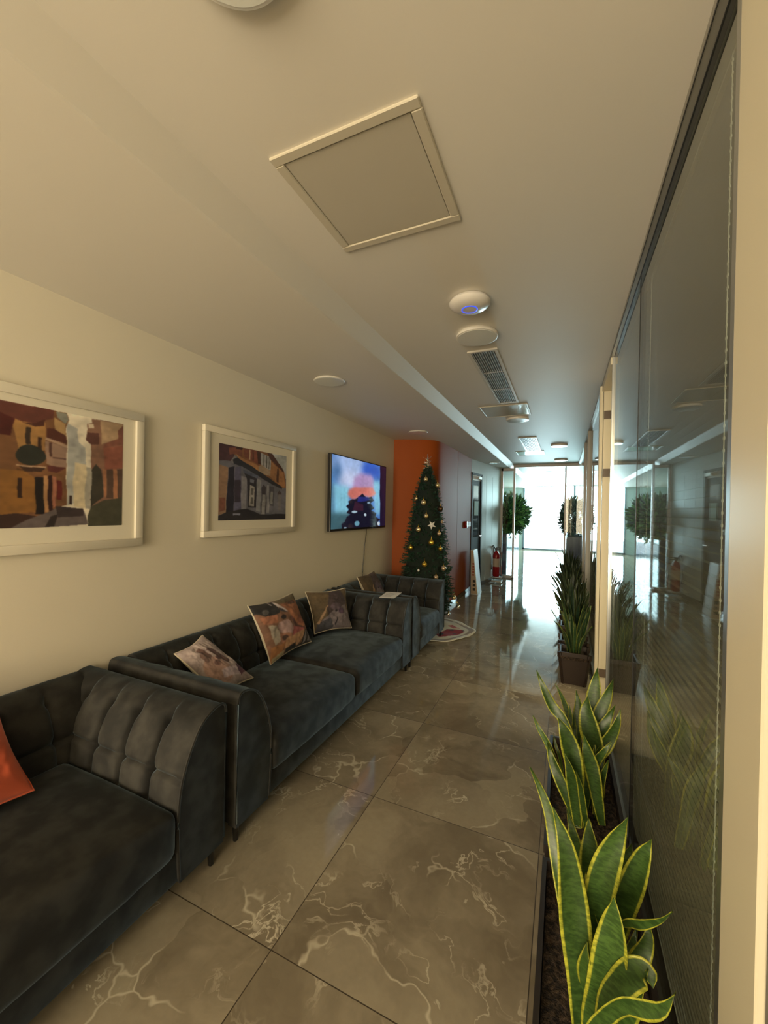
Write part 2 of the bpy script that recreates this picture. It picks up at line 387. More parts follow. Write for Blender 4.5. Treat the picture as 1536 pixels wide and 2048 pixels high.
# ------------------------------------------------------------------ measured data: print artwork, ornaments, leaf centre lines
PIC1 = [('p', [(-0.036, 1.084), (1.046, 1.065), (1.059, -0.118), (-0.029, -0.173)], (212, 190, 142)), ('p', [(0.639, 0.914), (0.7, 0.878), (0.71, 0.756), (0.749, 0.72), (0.751, 0.55), (0.686, 0.541), (0.686, 0.216), (0.643, 0.189)], (165, 155, 125)), ('p', [(0.683, 0.575), (0.751, 0.559), (0.755, 0.164), (0.678, 0.181)], (198, 172, 118)), ('p', [(0.751, 0.541), (0.788, 0.537), (0.789, 0.156), (0.755, 0.164)], (160, 145, 110)), ('p', [(0.654, 0.276), (0.668, 0.277), (0.669, 0.198), (0.654, 0.198)], (50, 30, 20)), ('p', [(-0.037, 1.149), (0.307, 0.99), (0.565, 0.998), (0.581, 0.99), (0.63, 0.997), (0.645, 0.941), (0.634, 0.861), (0.633, 0.723), (0.637, 0.517), (0.64, 0.189), (0.588, 0.17), (0.494, 0.095), (0.315, -0.003), (-0.029, -0.106)], (112, 72, 38)), ('p', [(0.344, 0.879), (0.518, 0.913), (0.52, 0.649), (0.378, 0.622), (0.368, 0.761)], (155, 108, 52)), ('p', [(-0.037, 1.149), (0.307, 0.99), (0.462, 1.002), (0.559, 1.001), (0.56, 0.925), (0.508, 0.886), (0.463, 0.857), (0.4, 0.856), (0.308, 0.899), (-0.036, 0.952)], (92, 48, 32)), ('p', [(0.57, 0.987), (0.63, 0.989), (0.642, 0.94), (0.631, 0.903), (0.581, 0.94)], (120, 112, 85)), ('p', [(0.565, 0.935), (0.631, 0.903), (0.632, 0.791), (0.571, 0.844)], (165, 125, 70)), ('p', [(0.182, 0.947), (0.308, 0.899), (0.367, 0.87), (0.345, 0.74), (0.309, 0.739), (0.183, 0.745)], (72, 26, 18)), ('p', [(0.4, 0.848), (0.463, 0.857), (0.518, 0.905), (0.513, 0.854), (0.463, 0.833)], (70, 35, 22)), ('p', [(0.419, 0.821), (0.443, 0.82), (0.445, 0.683), (0.418, 0.678)], (50, 35, 22)), ('p', [(0.481, 0.756), (0.501, 0.753), (0.502, 0.654), (0.482, 0.65)], (60, 35, 22)), ('p', [(0.379, 0.481), (0.427, 0.464), (0.427, 0.424), (0.38, 0.418)], (90, 55, 25)), ('p', [(0.185, 0.454), (0.417, 0.462), (0.466, 0.412), (0.469, 0.128), (0.188, 0.09)], (134, 86, 34)), ('e', [0.445, 0.595, 0.075, 0.084], (42, 40, 28)), ('p', [(0.379, 0.509), (0.524, 0.505), (0.524, 0.491), (0.379, 0.497)], (165, 130, 88)), ('p', [(0.393, 0.497), (0.522, 0.494), (0.501, 0.461), (0.417, 0.458)], (58, 36, 22)), ('p', [(0.524, 0.841), (0.561, 0.85), (0.626, 0.799), (0.633, 0.723), (0.525, 0.75)], (80, 40, 25)), ('p', [(0.519, 0.765), (0.633, 0.71), (0.633, 0.688), (0.52, 0.74)], (168, 132, 92)), ('p', [(0.52, 0.732), (0.636, 0.689), (0.637, 0.525), (0.558, 0.514), (0.521, 0.534)], (142, 108, 76)), ('p', [(0.541, 0.72), (0.556, 0.719), (0.557, 0.598), (0.542, 0.595)], (80, 50, 35)), ('p', [(0.557, 0.598), (0.637, 0.598), (0.637, 0.584), (0.558, 0.585)], (90, 60, 45)), ('p', [(0.527, 0.518), (0.635, 0.521), (0.585, 0.471), (0.537, 0.474)], (85, 40, 30)), ('p', [(0.38, 0.403), (0.401, 0.405), (0.402, 0.246), (0.381, 0.245)], (45, 25, 15)), ('p', [(0.514, 0.434), (0.535, 0.436), (0.535, 0.128), (0.514, 0.128)], (168, 118, 66)), ('p', [(0.467, 0.416), (0.514, 0.421), (0.512, 0.111), (0.47, 0.111)], (26, 18, 14)), ('p', [(0.538, 0.436), (0.556, 0.447), (0.561, 0.145), (0.538, 0.136)], (45, 20, 15)), ('p', [(0.561, 0.439), (0.58, 0.433), (0.58, 0.179), (0.564, 0.162)], (152, 92, 60)), ('p', [(0.583, 0.408), (0.611, 0.402), (0.612, 0.231), (0.585, 0.238)], (92, 30, 22)), ('p', [(-0.029, -0.139), (0.337, 0.011), (0.406, 0.056), (0.546, 0.136), (0.588, 0.17), (0.737, 0.155), (0.768, 0.02), (0.568, 0.001), (0.315, -0.019)], (98, 82, 66)), ('p', [(-0.03, 0.06), (0.382, 0.12), (0.479, 0.095), (0.337, -0.004), (-0.029, -0.106)], (55, 34, 24)), ('p', [(0.546, 0.094), (0.589, 0.111), (0.568, 0.001), (0.526, 0.003)], (48, 36, 28)), ('p', [(0.577, 0.179), (0.737, 0.164), (0.737, 0.093), (0.589, 0.086)], (58, 44, 36)), ('p', [(0.79, 0.991), (1.018, 1.013), (1.029, -0.018), (0.769, -0.007), (0.762, 0.092), (0.792, 0.174), (0.785, 0.537), (0.786, 0.755), (0.755, 0.784), (0.75, 0.94), (0.79, 0.955)], (130, 90, 60)), ('p', [(0.847, 0.989), (1.011, 1.011), (0.962, 0.926), (0.963, 0.849), (0.849, 0.768)], (168, 132, 86)), ('p', [(1.018, 1.008), (1.02, 0.804), (0.863, 0.734), (0.869, 0.772), (0.963, 0.849), (0.962, 0.926)], (122, 72, 48)), ('p', [(0.758, 0.942), (0.797, 0.948), (0.8, 0.908), (0.759, 0.897)], (195, 168, 122)), ('p', [(0.754, 0.856), (0.829, 0.865), (0.836, 0.765), (0.786, 0.755), (0.755, 0.784)], (85, 50, 35)), ('p', [(0.863, 0.734), (1.02, 0.794), (1.023, 0.57), (0.878, 0.531)], (134, 76, 50)), ('p', [(0.785, 0.519), (0.819, 0.578), (0.852, 0.537), (0.867, 0.269), (0.792, 0.174)], (58, 50, 34)), ('p', [(0.861, 0.547), (0.884, 0.541), (0.887, 0.27), (0.871, 0.269)], (158, 102, 60)), ('p', [(0.888, 0.542), (0.931, 0.552), (0.931, 0.262), (0.887, 0.26)], (85, 60, 40)), ('p', [(0.931, 0.552), (0.959, 0.551), (0.962, 0.264), (0.934, 0.262)], (158, 102, 60)), ('p', [(0.962, 0.547), (1.023, 0.56), (1.026, 0.266), (0.962, 0.264)], (85, 60, 40)), ('p', [(0.762, 0.092), (0.792, 0.174), (0.874, 0.241), (1.026, 0.286), (1.029, -0.038), (0.769, -0.007)], (68, 62, 40))]
PIC2 = [('p', [(-0.042, 1.033), (1.131, 1.07), (1.154, -0.072), (-0.026, -0.085)], (118, 108, 90)), ('p', [(0.714, 1.041), (1.073, 1.022), (1.05, 0.664), (0.964, 0.642), (0.781, 0.958)], (165, 158, 132)), ('p', [(-0.024, 1.017), (0.728, 1.002), (0.962, 0.754), (0.996, 0.496), (0.939, 0.491), (0.536, 0.654), (0.254, 0.866), (-0.022, 0.898)], (138, 88, 46)), ('p', [(-0.024, 1.017), (0.21, 1.001), (0.192, 0.855), (0.133, 0.782), (-0.019, 0.728)], (74, 44, 40)), ('p', [(0.12, 0.967), (0.294, 0.981), (0.296, 0.873), (0.212, 0.89), (0.131, 0.865)], (122, 70, 45)), ('p', [(0.21, 0.996), (0.305, 0.999), (0.295, 0.959), (0.211, 0.954)], (60, 35, 28)), ('p', [(0.212, 0.89), (0.534, 0.778), (0.536, 0.699), (0.244, 0.843)], (175, 118, 62)), ('p', [(0.316, 0.996), (0.542, 0.996), (0.534, 0.79), (0.328, 0.879)], (125, 68, 42)), ('p', [(0.392, 0.989), (0.409, 0.99), (0.412, 0.849), (0.395, 0.857)], (190, 150, 100)), ('p', [(0.438, 0.987), (0.455, 0.988), (0.457, 0.834), (0.44, 0.843)], (80, 45, 30)), ('p', [(0.507, 0.989), (0.566, 0.983), (0.57, 0.806), (0.522, 0.811)], (70, 42, 30)), ('p', [(0.567, 0.978), (0.729, 0.937), (0.726, 0.735), (0.57, 0.806)], (170, 158, 132)), ('p', [(0.609, 0.963), (0.622, 0.959), (0.625, 0.792), (0.612, 0.796)], (90, 80, 62)), ('p', [(0.653, 0.953), (0.665, 0.949), (0.669, 0.769), (0.656, 0.773)], (90, 80, 62)), ('p', [(0.691, 0.942), (0.701, 0.94), (0.704, 0.756), (0.694, 0.761)], (90, 80, 62)), ('p', [(0.534, 0.778), (0.582, 0.808), (0.733, 0.724), (0.722, 0.652), (0.536, 0.688)], (165, 135, 94)), ('p', [(0.73, 0.878), (0.934, 0.738), (0.98, 0.557), (0.967, 0.493), (0.814, 0.578), (0.722, 0.64)], (170, 114, 62)), ('p', [(0.831, 0.773), (0.858, 0.789), (0.869, 0.571), (0.828, 0.579)], (90, 55, 35)), ('p', [(0.664, 1.008), (0.741, 1.01), (0.962, 0.754), (0.941, 0.739), (0.717, 0.911)], (82, 46, 30)), ('p', [(0.183, 0.759), (0.298, 0.744), (0.549, 0.632), (0.925, 0.478), (1.054, 0.488), (1.064, -0.031), (-0.027, -0.034), (-0.028, 0.086), (0.094, 0.096), (0.114, 0.697), (0.008, 0.732), (-0.02, 0.778), (0.153, 0.785)], (104, 97, 88)), ('p', [(0.172, 0.81), (0.233, 0.852), (0.535, 0.71), (0.815, 0.566), (0.925, 0.509), (0.925, 0.472), (0.802, 0.517), (0.549, 0.621), (0.298, 0.744), (0.183, 0.759)], (46, 42, 40)), ('p', [(-0.019, 0.728), (0.119, 0.697), (0.1, 0.323), (0.094, 0.106), (-0.028, 0.056)], (142, 106, 70)), ('p', [(0.015, 0.298), (0.091, 0.302), (0.084, 0.137), (0.008, 0.116)], (120, 72, 48)), ('p', [(0.124, 0.698), (0.194, 0.729), (0.194, 0.085), (0.094, 0.075)], (38, 33, 36)), ('p', [(0.204, 0.72), (0.282, 0.742), (0.293, 0.096), (0.199, 0.096)], (94, 86, 90)), ('p', [(0.197, 0.539), (0.28, 0.548), (0.285, 0.247), (0.202, 0.244)], (58, 46, 48)), ('p', [(0.29, 0.603), (0.366, 0.589), (0.362, 0.129), (0.292, 0.117)], (138, 128, 112)), ('p', [(0.321, 0.661), (0.514, 0.594), (0.509, 0.175), (0.384, 0.184), (0.366, 0.578)], (46, 40, 40)), ('p', [(0.31, 0.702), (0.525, 0.641), (0.526, 0.596), (0.321, 0.65)], (84, 84, 84)), ('p', [(0.412, 0.495), (0.481, 0.478), (0.48, 0.197), (0.4, 0.206)], (155, 142, 114)), ('p', [(0.43, 0.452), (0.467, 0.449), (0.463, 0.354), (0.426, 0.357)], (92, 84, 68)), ('p', [(0.428, 0.324), (0.466, 0.32), (0.462, 0.23), (0.425, 0.235)], (92, 84, 68)), ('p', [(0.416, 0.584), (0.479, 0.568), (0.474, 0.523), (0.414, 0.534)], (110, 105, 95)), ('p', [(0.514, 0.594), (0.574, 0.578), (0.57, 0.119), (0.51, 0.13)], (132, 124, 106)), ('p', [(0.587, 0.476), (0.617, 0.524), (0.655, 0.481), (0.656, 0.084), (0.588, 0.096)], (58, 48, 46)), ('p', [(0.595, 0.372), (0.651, 0.37), (0.644, 0.072), (0.594, 0.084)], (145, 134, 112)), ('p', [(0.673, 0.518), (0.705, 0.52), (0.712, 0.107), (0.668, 0.107)], (138, 128, 110)), ('p', [(0.711, 0.509), (0.79, 0.492), (0.788, 0.204), (0.717, 0.214)], (76, 70, 64)), ('p', [(0.732, 0.416), (0.771, 0.419), (0.768, 0.239), (0.729, 0.238)], (130, 122, 100)), ('p', [(0.851, 0.412), (0.884, 0.45), (0.92, 0.416), (0.914, 0.366), (0.852, 0.363)], (72, 58, 50)), ('p', [(0.858, 0.388), (0.913, 0.391), (0.911, 0.132), (0.863, 0.132)], (112, 102, 86)), ('p', [(-0.028, 0.046), (0.094, 0.106), (0.373, 0.162), (0.57, 0.084), (1.062, 0.083), (1.064, -0.044), (-0.027, -0.044)], (46, 40, 36)), ('p', [(0.184, 0.091), (0.287, 0.096), (0.282, 0.072), (0.184, 0.066)], (125, 120, 114))]
TVIMG = [('p', [(-0.075, 1.067), (1.079, 1.113), (1.114, -0.166), (-0.054, -0.063)], (80, 132, 208)), ('e', [0.298, 0.819, 0.339, 0.209], (170, 195, 240)), ('e', [0.314, 0.684, 0.24, 0.136], (205, 215, 248)), ('e', [0.077, 0.782, 0.067, 0.127], (70, 112, 160)), ('e', [0.667, 0.879, 0.189, 0.115], (50, 90, 200)), ('p', [(-0.059, 0.221), (0.299, 0.221), (0.305, -0.095), (-0.054, -0.063)], (60, 96, 106)), ('p', [(-0.067, 0.636), (0.047, 0.631), (0.061, 0.201), (-0.059, 0.202)], (95, 140, 160)), ('blur', 40, 0), ('p', [(0.037, 0.61), (0.266, 0.585), (0.274, 0.205), (0.061, 0.221)], (150, 218, 238)), ('p', [(0.07, 0.594), (0.081, 0.596), (0.099, 0.216), (0.088, 0.216)], (90, 160, 200)), ('p', [(0.125, 0.591), (0.137, 0.592), (0.156, 0.216), (0.144, 0.216)], (90, 160, 200)), ('p', [(0.183, 0.586), (0.194, 0.588), (0.212, 0.211), (0.2, 0.211)], (90, 160, 200)), ('p', [(0.717, 0.735), (0.864, 0.754), (0.878, 0.202), (0.777, 0.208)], (150, 218, 242)), ('p', [(0.765, 0.694), (0.781, 0.696), (0.825, 0.208), (0.809, 0.208)], (90, 160, 210)), ('p', [(-0.059, 0.221), (0.299, 0.221), (0.305, -0.095), (-0.054, -0.063)], (60, 96, 106)), ('blur', 3, 0), ('p', [(0.376, 0.756), (0.468, 0.814), (0.669, 0.822), (0.732, 0.761), (0.71, 0.688), (0.742, 0.644), (0.705, 0.571), (0.777, 0.529), (0.677, 0.475), (0.503, 0.498), (0.396, 0.436), (0.269, 0.46), (0.25, 0.48), (0.305, 0.515), (0.267, 0.533), (0.354, 0.594), (0.327, 0.644), (0.378, 0.682), (0.332, 0.708)], (190, 155, 205)), ('blur', 10, 0), ('p', [(0.267, 0.543), (0.354, 0.594), (0.704, 0.629), (0.777, 0.529), (0.677, 0.464), (0.503, 0.487), (0.396, 0.42), (0.319, 0.416), (0.25, 0.48)], (222, 124, 112)), ('blur', 4, 0), ('p', [(0.502, 0.509), (0.589, 0.459), (0.692, 0.476), (0.74, 0.421), (0.665, 0.371), (0.743, 0.291), (0.682, 0.255), (0.793, 0.22), (0.778, 0.173), (0.894, 0.098), (0.813, 0.064), (0.864, -0.023), (0.161, -0.042), (0.159, 0.07), (0.216, 0.098), (0.239, 0.169), (0.299, 0.2), (0.232, 0.221), (0.273, 0.273), (0.226, 0.313), (0.271, 0.346), (0.258, 0.387), (0.319, 0.416), (0.396, 0.42)], (24, 22, 42)), ('p', [(0.435, 0.46), (0.603, 0.471), (0.678, 0.429), (0.424, 0.384)], (40, 44, 120)), ('p', [(0.371, 0.392), (0.534, 0.355), (0.536, 0.243), (0.335, 0.263)], (60, 30, 50)), ('e', [0.368, 0.237, 0.05, 0.017], (190, 220, 235)), ('e', [0.569, 0.189, 0.026, 0.02], (210, 230, 240)), ('e', [0.417, 0.064, 0.046, 0.037], (110, 165, 185)), ('e', [0.849, 0.039, 0.03, 0.034], (225, 235, 240)), ('e', [0.627, 0.378, 0.033, 0.014], (150, 180, 200)), ('e', [0.218, 0.011, 0.024, 0.01], (180, 210, 225)), ('p', [(0.856, 1.068), (1.081, 1.062), (1.114, -0.166), (0.884, -0.146)], (28, 20, 48))]
SPAN = [('p', [(-0.035, 1.445), (2.078, 1.069), (1.137, -0.72), (-0.677, -0.026)], (122, 82, 52)), ('p', [(-0.054, 1.055), (0.435, 0.975), (0.429, 0.737), (0.379, 0.704), (0.163, 0.716), (0.069, 0.797), (0.008, 0.841)], (34, 30, 25)), ('e', [0.169, 0.801, 0.061, 0.05], (80, 72, 58)), ('p', [(0.394, 0.961), (1.049, 1.061), (1.012, 0.863), (0.775, 0.853), (0.498, 0.885)], (96, 79, 46)), ('p', [(0.518, 0.851), (0.899, 0.872), (0.985, 0.726), (1.005, 0.401), (0.861, 0.313), (0.704, 0.389), (0.616, 0.598)], (146, 88, 50)), ('e', [0.86, 0.472, 0.128, 0.093], (128, 72, 45)), ('e', [0.786, 0.835, 0.106, 0.038], (80, 50, 34)), ('p', [(0.416, 0.785), (0.505, 0.824), (0.577, 0.669), (0.454, 0.715)], (52, 46, 44)), ('p', [(0.287, 0.971), (0.312, 0.968), (0.363, 0.894), (0.338, 0.896)], (190, 165, 135)), ('p', [(0.381, 0.972), (0.425, 0.954), (0.591, 0.681), (0.564, 0.68), (0.426, 0.842)], (192, 168, 138)), ('p', [(0.616, 0.598), (0.704, 0.389), (0.858, 0.306), (0.824, 0.277), (0.627, 0.349), (0.57, 0.579)], (88, 50, 36)), ('p', [(0.326, 0.554), (0.519, 0.547), (0.565, 0.336), (0.507, 0.292), (0.268, 0.392), (0.271, 0.51)], (155, 120, 96)), ('p', [(0.045, 0.746), (0.341, 0.699), (0.311, 0.558), (0.065, 0.611)], (155, 95, 58)), ('p', [(0.118, 0.582), (0.256, 0.514), (0.28, 0.269), (0.117, 0.217), (0.094, 0.385)], (158, 138, 102)), ('p', [(0.262, 0.379), (0.507, 0.292), (0.54, 0.128), (0.286, 0.133), (0.237, 0.253)], (150, 98, 64)), ('e', [0.447, 0.612, 0.053, 0.041], (34, 24, 20)), ('e', [0.333, 0.276, 0.062, 0.046], (70, 46, 32)), ('p', [(0.565, 0.413), (0.848, 0.286), (0.678, 0.178), (0.494, 0.265)], (155, 78, 62)), ('p', [(0.342, 0.25), (0.841, 0.272), (0.824, 0.197), (0.566, 0.027), (0.54, 0.128), (0.268, 0.094)], (178, 128, 78)), ('p', [(0.047, 0.21), (0.317, 0.198), (0.231, 0.091), (0.073, 0.011), (-0.023, -0.014)], (145, 92, 46)), ('p', [(0.026, 0.057), (0.262, 0.081), (0.25, -0.02), (0.014, -0.042)], (152, 132, 84)), ('p', [(0.291, 0.086), (0.533, 0.115), (0.56, 0.014), (0.692, 0.049), (0.858, 0.267), (1.128, 0.107), (0.985, -0.173), (0.225, -0.146)], (30, 28, 26)), ('p', [(0.869, 0.248), (0.918, 0.226), (0.808, 0.044), (0.713, 0.011)], (120, 108, 90)), ('p', [(0.95, 0.208), (1.0, 0.186), (0.937, 0.02), (0.867, 0.042)], (120, 108, 90)), ('p', [(1.024, 0.171), (1.062, 0.143), (1.009, -0.003), (0.957, -0.003)], (150, 136, 112))]
WEI = [('p', [(-0.08, 1.308), (1.647, 1.065), (1.264, -0.494), (-0.661, -0.228)], (84, 65, 36)), ('p', [(0.537, 0.981), (0.822, 0.979), (0.923, 0.699), (0.899, 0.546), (0.71, 0.331), (0.324, 0.324), (0.378, 0.619)], (60, 45, 38)), ('p', [(0.496, 0.462), (0.87, 0.589), (1.058, 0.055), (0.487, -0.122), (-0.06, -0.046), (0.175, 0.262)], (108, 92, 78)), ('p', [(0.066, 0.193), (0.406, 0.312), (0.454, 0.055), (-0.032, -0.093)], (60, 55, 50)), ('e', [0.587, 0.55, 0.141, 0.098], (84, 66, 60)), ('e', [0.708, 0.433, 0.082, 0.07], (72, 50, 56)), ('e', [0.577, 0.451, 0.032, 0.024], (30, 24, 24)), ('p', [(0.5, 0.133), (0.57, 0.289), (0.6, 0.285), (0.519, 0.088)], (40, 34, 32)), ('p', [(0.378, 0.619), (0.402, 0.595), (0.104, 0.177), (0.048, 0.206)], (150, 112, 70))]
BEI = [('p', [(-0.1, -0.1), (1.1, -0.1), (1.1, 1.1), (-0.1, 1.1)], (158, 134, 108)), ('e', [0.35, 0.35, 0.3, 0.25], (160, 122, 92)), ('p', [(0.3, 0.8), (0.42, 0.83), (0.5, 0.6), (0.38, 0.55)], (90, 62, 46)), ('p', [(0.5, 0.72), (0.62, 0.75), (0.8, 0.4), (0.7, 0.35)], (80, 54, 42)), ('e', [0.45, 0.45, 0.08, 0.05], (96, 66, 50)), ('e', [0.62, 0.52, 0.1, 0.04], (84, 56, 44)), ('p', [(0.3, 0.2), (0.8, 0.1), (0.9, 0.25), (0.4, 0.32)], (188, 160, 138)), ('p', [(0.75, 0.1), (0.98, 0.12), (0.95, 0.3), (0.8, 0.28)], (84, 44, 48)), ('e', [0.3, 0.62, 0.06, 0.1], (108, 78, 58))]
BAUBLES = [([-1.612, 4.87, 1.896], 'g', 1), ([-1.494, 4.949, 1.825], 'g', 1), ([-1.712, 4.824, 1.65], 'g', 0.7), ([-1.611, 4.796, 1.6], 'g', 1.2), ([-1.442, 4.919, 1.526], 'd', 1.3), ([-1.568, 4.775, 1.432], 'g', 1), ([-1.652, 4.739, 1.262], 'g', 1.1), ([-1.426, 4.837, 1.217], 'c', 0.9), ([-1.492, 4.752, 1.107], 'y', 1.2), ([-1.738, 4.723, 1.03], 'y', 1), ([-1.402, 4.819, 1.03], 'y', 0.9), ([-1.548, 4.683, 0.84], 'y', 1.15), ([-1.615, 4.662, 0.762], 'w', 0.5), ([-1.356, 4.825, 0.789], 'c', 1.1), ([-1.419, 4.728, 0.686], 'c', 1), ([-1.279, 5.05, 0.391], 'g', 1), ([-1.222, 5.055, 0.274], 's', 0.9), ([-1.33, 4.983, 0.184], 's', 0.9), ([-1.414, 4.911, 1.356], 'c', 0.6), ([-1.506, 4.783, 1.321], 'star', 1)]
LEAF1 = [([[0.061, 1.12, 0.27], [0.049, 1.12, 0.35], [0.022, 1.156, 0.468], [-0.001, 1.192, 0.567], [-0.017, 1.228, 0.631], [-0.043, 1.264, 0.678], [-0.08, 1.3, 0.722]], 0.034), ([[0.062, 1.06, 0.27], [0.062, 1.06, 0.293], [0.057, 1.068, 0.387], [0.045, 1.076, 0.484], [0.034, 1.084, 0.583], [0.018, 1.092, 0.679], [-0.011, 1.1, 0.756]], 0.067), ([[0.073, 1.14, 0.234], [0.075, 1.138, 0.344], [0.088, 1.136, 0.478], [0.106, 1.134, 0.602], [0.132, 1.132, 0.699], [0.155, 1.13, 0.765]], 0.062), ([[0.129, 1.2, 0.27], [0.129, 1.2, 0.33], [0.151, 1.195, 0.45], [0.177, 1.19, 0.56], [0.198, 1.185, 0.642], [0.213, 1.18, 0.694]], 0.054), ([[0.083, 1.02, 0.27], [0.08, 1.02, 0.342], [0.1, 1.015, 0.444], [0.113, 1.01, 0.542], [0.117, 1.005, 0.613], [0.114, 1.0, 0.664]], 0.064), ([[0.088, 1.3, 0.27], [0.087, 1.3, 0.366], [0.089, 1.307, 0.479], [0.088, 1.313, 0.548], [0.083, 1.32, 0.603]], 0.051), ([[0.078, 1.3, 0.27], [0.072, 1.3, 0.36], [0.059, 1.313, 0.478], [0.043, 1.327, 0.544], [0.024, 1.34, 0.606]], 0.032), ([[0.074, 1.3, 0.27], [0.067, 1.3, 0.411], [0.046, 1.32, 0.484], [0.021, 1.34, 0.526], [-0.012, 1.36, 0.575]], 0.028), ([[0.121, 1.27, 0.27], [0.135, 1.27, 0.363], [0.152, 1.28, 0.453], [0.173, 1.29, 0.529], [0.189, 1.3, 0.584]], 0.053), ([[0.114, 1.1, 0.27], [0.125, 1.1, 0.492], [0.151, 1.08, 0.551], [0.177, 1.06, 0.579], [0.207, 1.04, 0.62], [0.224, 1.02, 0.664]], 0.018), ([[0.075, 0.94, 0.27], [0.068, 0.94, 0.398], [0.095, 0.924, 0.482], [0.124, 0.908, 0.539], [0.155, 0.892, 0.568], [0.18, 0.876, 0.6], [0.196, 0.86, 0.653]], 0.033), ([[0.099, 1.0, 0.27], [0.103, 1.0, 0.418], [0.132, 0.995, 0.491], [0.16, 0.99, 0.537], [0.179, 0.985, 0.548], [0.186, 0.98, 0.527]], 0.051), ([[0.131, 1.1, 0.27], [0.149, 1.1, 0.399], [0.179, 1.107, 0.45], [0.197, 1.113, 0.495], [0.203, 1.12, 0.535]], 0.038), ([[0.114, 1.12, 0.27], [0.114, 1.12, 0.315], [0.147, 1.147, 0.371], [0.174, 1.173, 0.407], [0.192, 1.2, 0.454]], 0.027)]
LEAF2 = [([[0.07, 1.98, 0.27], [0.061, 1.98, 0.432], [0.014, 1.998, 0.556], [-0.03, 2.015, 0.601], [-0.071, 2.032, 0.671], [-0.106, 2.05, 0.745]], 0.044), ([[0.059, 2.05, 0.27], [0.046, 2.05, 0.5], [0.029, 2.083, 0.567], [0.009, 2.117, 0.609], [-0.023, 2.15, 0.659]], 0.024), ([[0.078, 2.1, 0.27], [0.073, 2.1, 0.335], [0.075, 2.133, 0.467], [0.082, 2.167, 0.559], [0.072, 2.2, 0.623]], 0.046), ([[0.114, 2.1, 0.27], [0.125, 2.1, 0.452], [0.139, 2.133, 0.577], [0.151, 2.167, 0.671], [0.162, 2.2, 0.75]], 0.062), ([[0.118, 2.05, 0.27], [0.13, 2.05, 0.412], [0.159, 2.083, 0.554], [0.197, 2.117, 0.649], [0.227, 2.15, 0.731]], 0.054), ([[0.122, 2.0, 0.27], [0.135, 2.0, 0.392], [0.163, 2.017, 0.513], [0.192, 2.033, 0.577], [0.225, 2.05, 0.65]], 0.049), ([[0.111, 1.95, 0.27], [0.119, 1.95, 0.337], [0.153, 1.958, 0.453], [0.187, 1.965, 0.513], [0.22, 1.972, 0.589], [0.237, 1.98, 0.664]], 0.053), ([[0.155, 1.95, 0.27], [0.155, 1.95, 0.316], [0.146, 1.962, 0.464], [0.124, 1.975, 0.548], [0.109, 1.988, 0.628], [0.114, 2.0, 0.688]], 0.08), ([[0.047, 1.85, 0.27], [0.047, 1.85, 0.315], [-0.012, 1.857, 0.433], [-0.046, 1.865, 0.506], [-0.081, 1.873, 0.557], [-0.108, 1.88, 0.605]], 0.028), ([[0.046, 1.8, 0.27], [0.046, 1.8, 0.31], [0.003, 1.813, 0.402], [-0.026, 1.827, 0.462], [-0.045, 1.84, 0.52]], 0.042), ([[0.083, 1.78, 0.262], [0.067, 1.785, 0.408], [0.049, 1.79, 0.518], [0.024, 1.795, 0.598], [-0.005, 1.8, 0.657]], 0.068), ([[0.072, 1.75, 0.27], [0.072, 1.75, 0.28], [0.053, 1.747, 0.413], [0.039, 1.743, 0.491], [0.02, 1.74, 0.549]], 0.04), ([[0.162, 1.8, 0.268], [0.144, 1.805, 0.36], [0.127, 1.81, 0.455], [0.106, 1.815, 0.535], [0.091, 1.82, 0.601]], 0.053), ([[0.101, 1.82, 0.27], [0.106, 1.82, 0.353], [0.115, 1.83, 0.424], [0.134, 1.84, 0.484], [0.164, 1.85, 0.531], [0.192, 1.86, 0.574]], 0.039), ([[0.104, 1.74, 0.27], [0.104, 1.74, 0.277], [0.089, 1.733, 0.369], [0.078, 1.727, 0.441], [0.062, 1.72, 0.5]], 0.023), ([[0.059, 2.0, 0.27], [0.046, 2.0, 0.451], [0.041, 2.027, 0.511], [0.045, 2.053, 0.558], [0.04, 2.08, 0.601]], 0.023), ([[0.031, 1.92, 0.27], [0.006, 1.92, 0.418], [-0.014, 1.935, 0.469], [-0.023, 1.95, 0.513]], 0.013), ([[0.076, 2.0, 0.27], [0.07, 2.0, 0.391], [0.065, 2.033, 0.471], [0.061, 2.067, 0.522], [0.057, 2.1, 0.565]], 0.02), ([[0.117, 1.86, 0.27], [0.128, 1.86, 0.35], [0.148, 1.873, 0.408], [0.161, 1.887, 0.449], [0.175, 1.9, 0.491]], 0.021), ([[0.103, 1.72, 0.27], [0.108, 1.71, 0.314], [0.107, 1.7, 0.348]], 0.019)]
# ================================================================== THE SETTING
LX, RX, ZL, ZR, Y0, YG, YE = -2.2, 0.29, 2.49, 2.57, -3.2, 9.5, 17.2
struct('floor', box(NB(), -3.6, 3.6, Y0-0.2, YE+0.2, -0.12, 0.0), FLOOR)
b = NB(); box(b, -1.10, 3.6, Y0-0.2, YE+0.2, ZR, ZR+0.15); struct('ceiling', b, CEIL)
b = NB(); prism(b, [(-3.6, ZL), (-1.14, ZL), (-1.132, ZL+0.003), (-1.05, ZR), (-1.05, ZR+0.15), (-3.6, ZR+0.15)], Y0-0.2, YE+0.2, 'y'); struct('ceiling_lower', b, CEIL)
b = NB(); box(b, LX-0.2, LX, Y0, 5.22, 0, ZL); struct('wall_left', b, WALL)
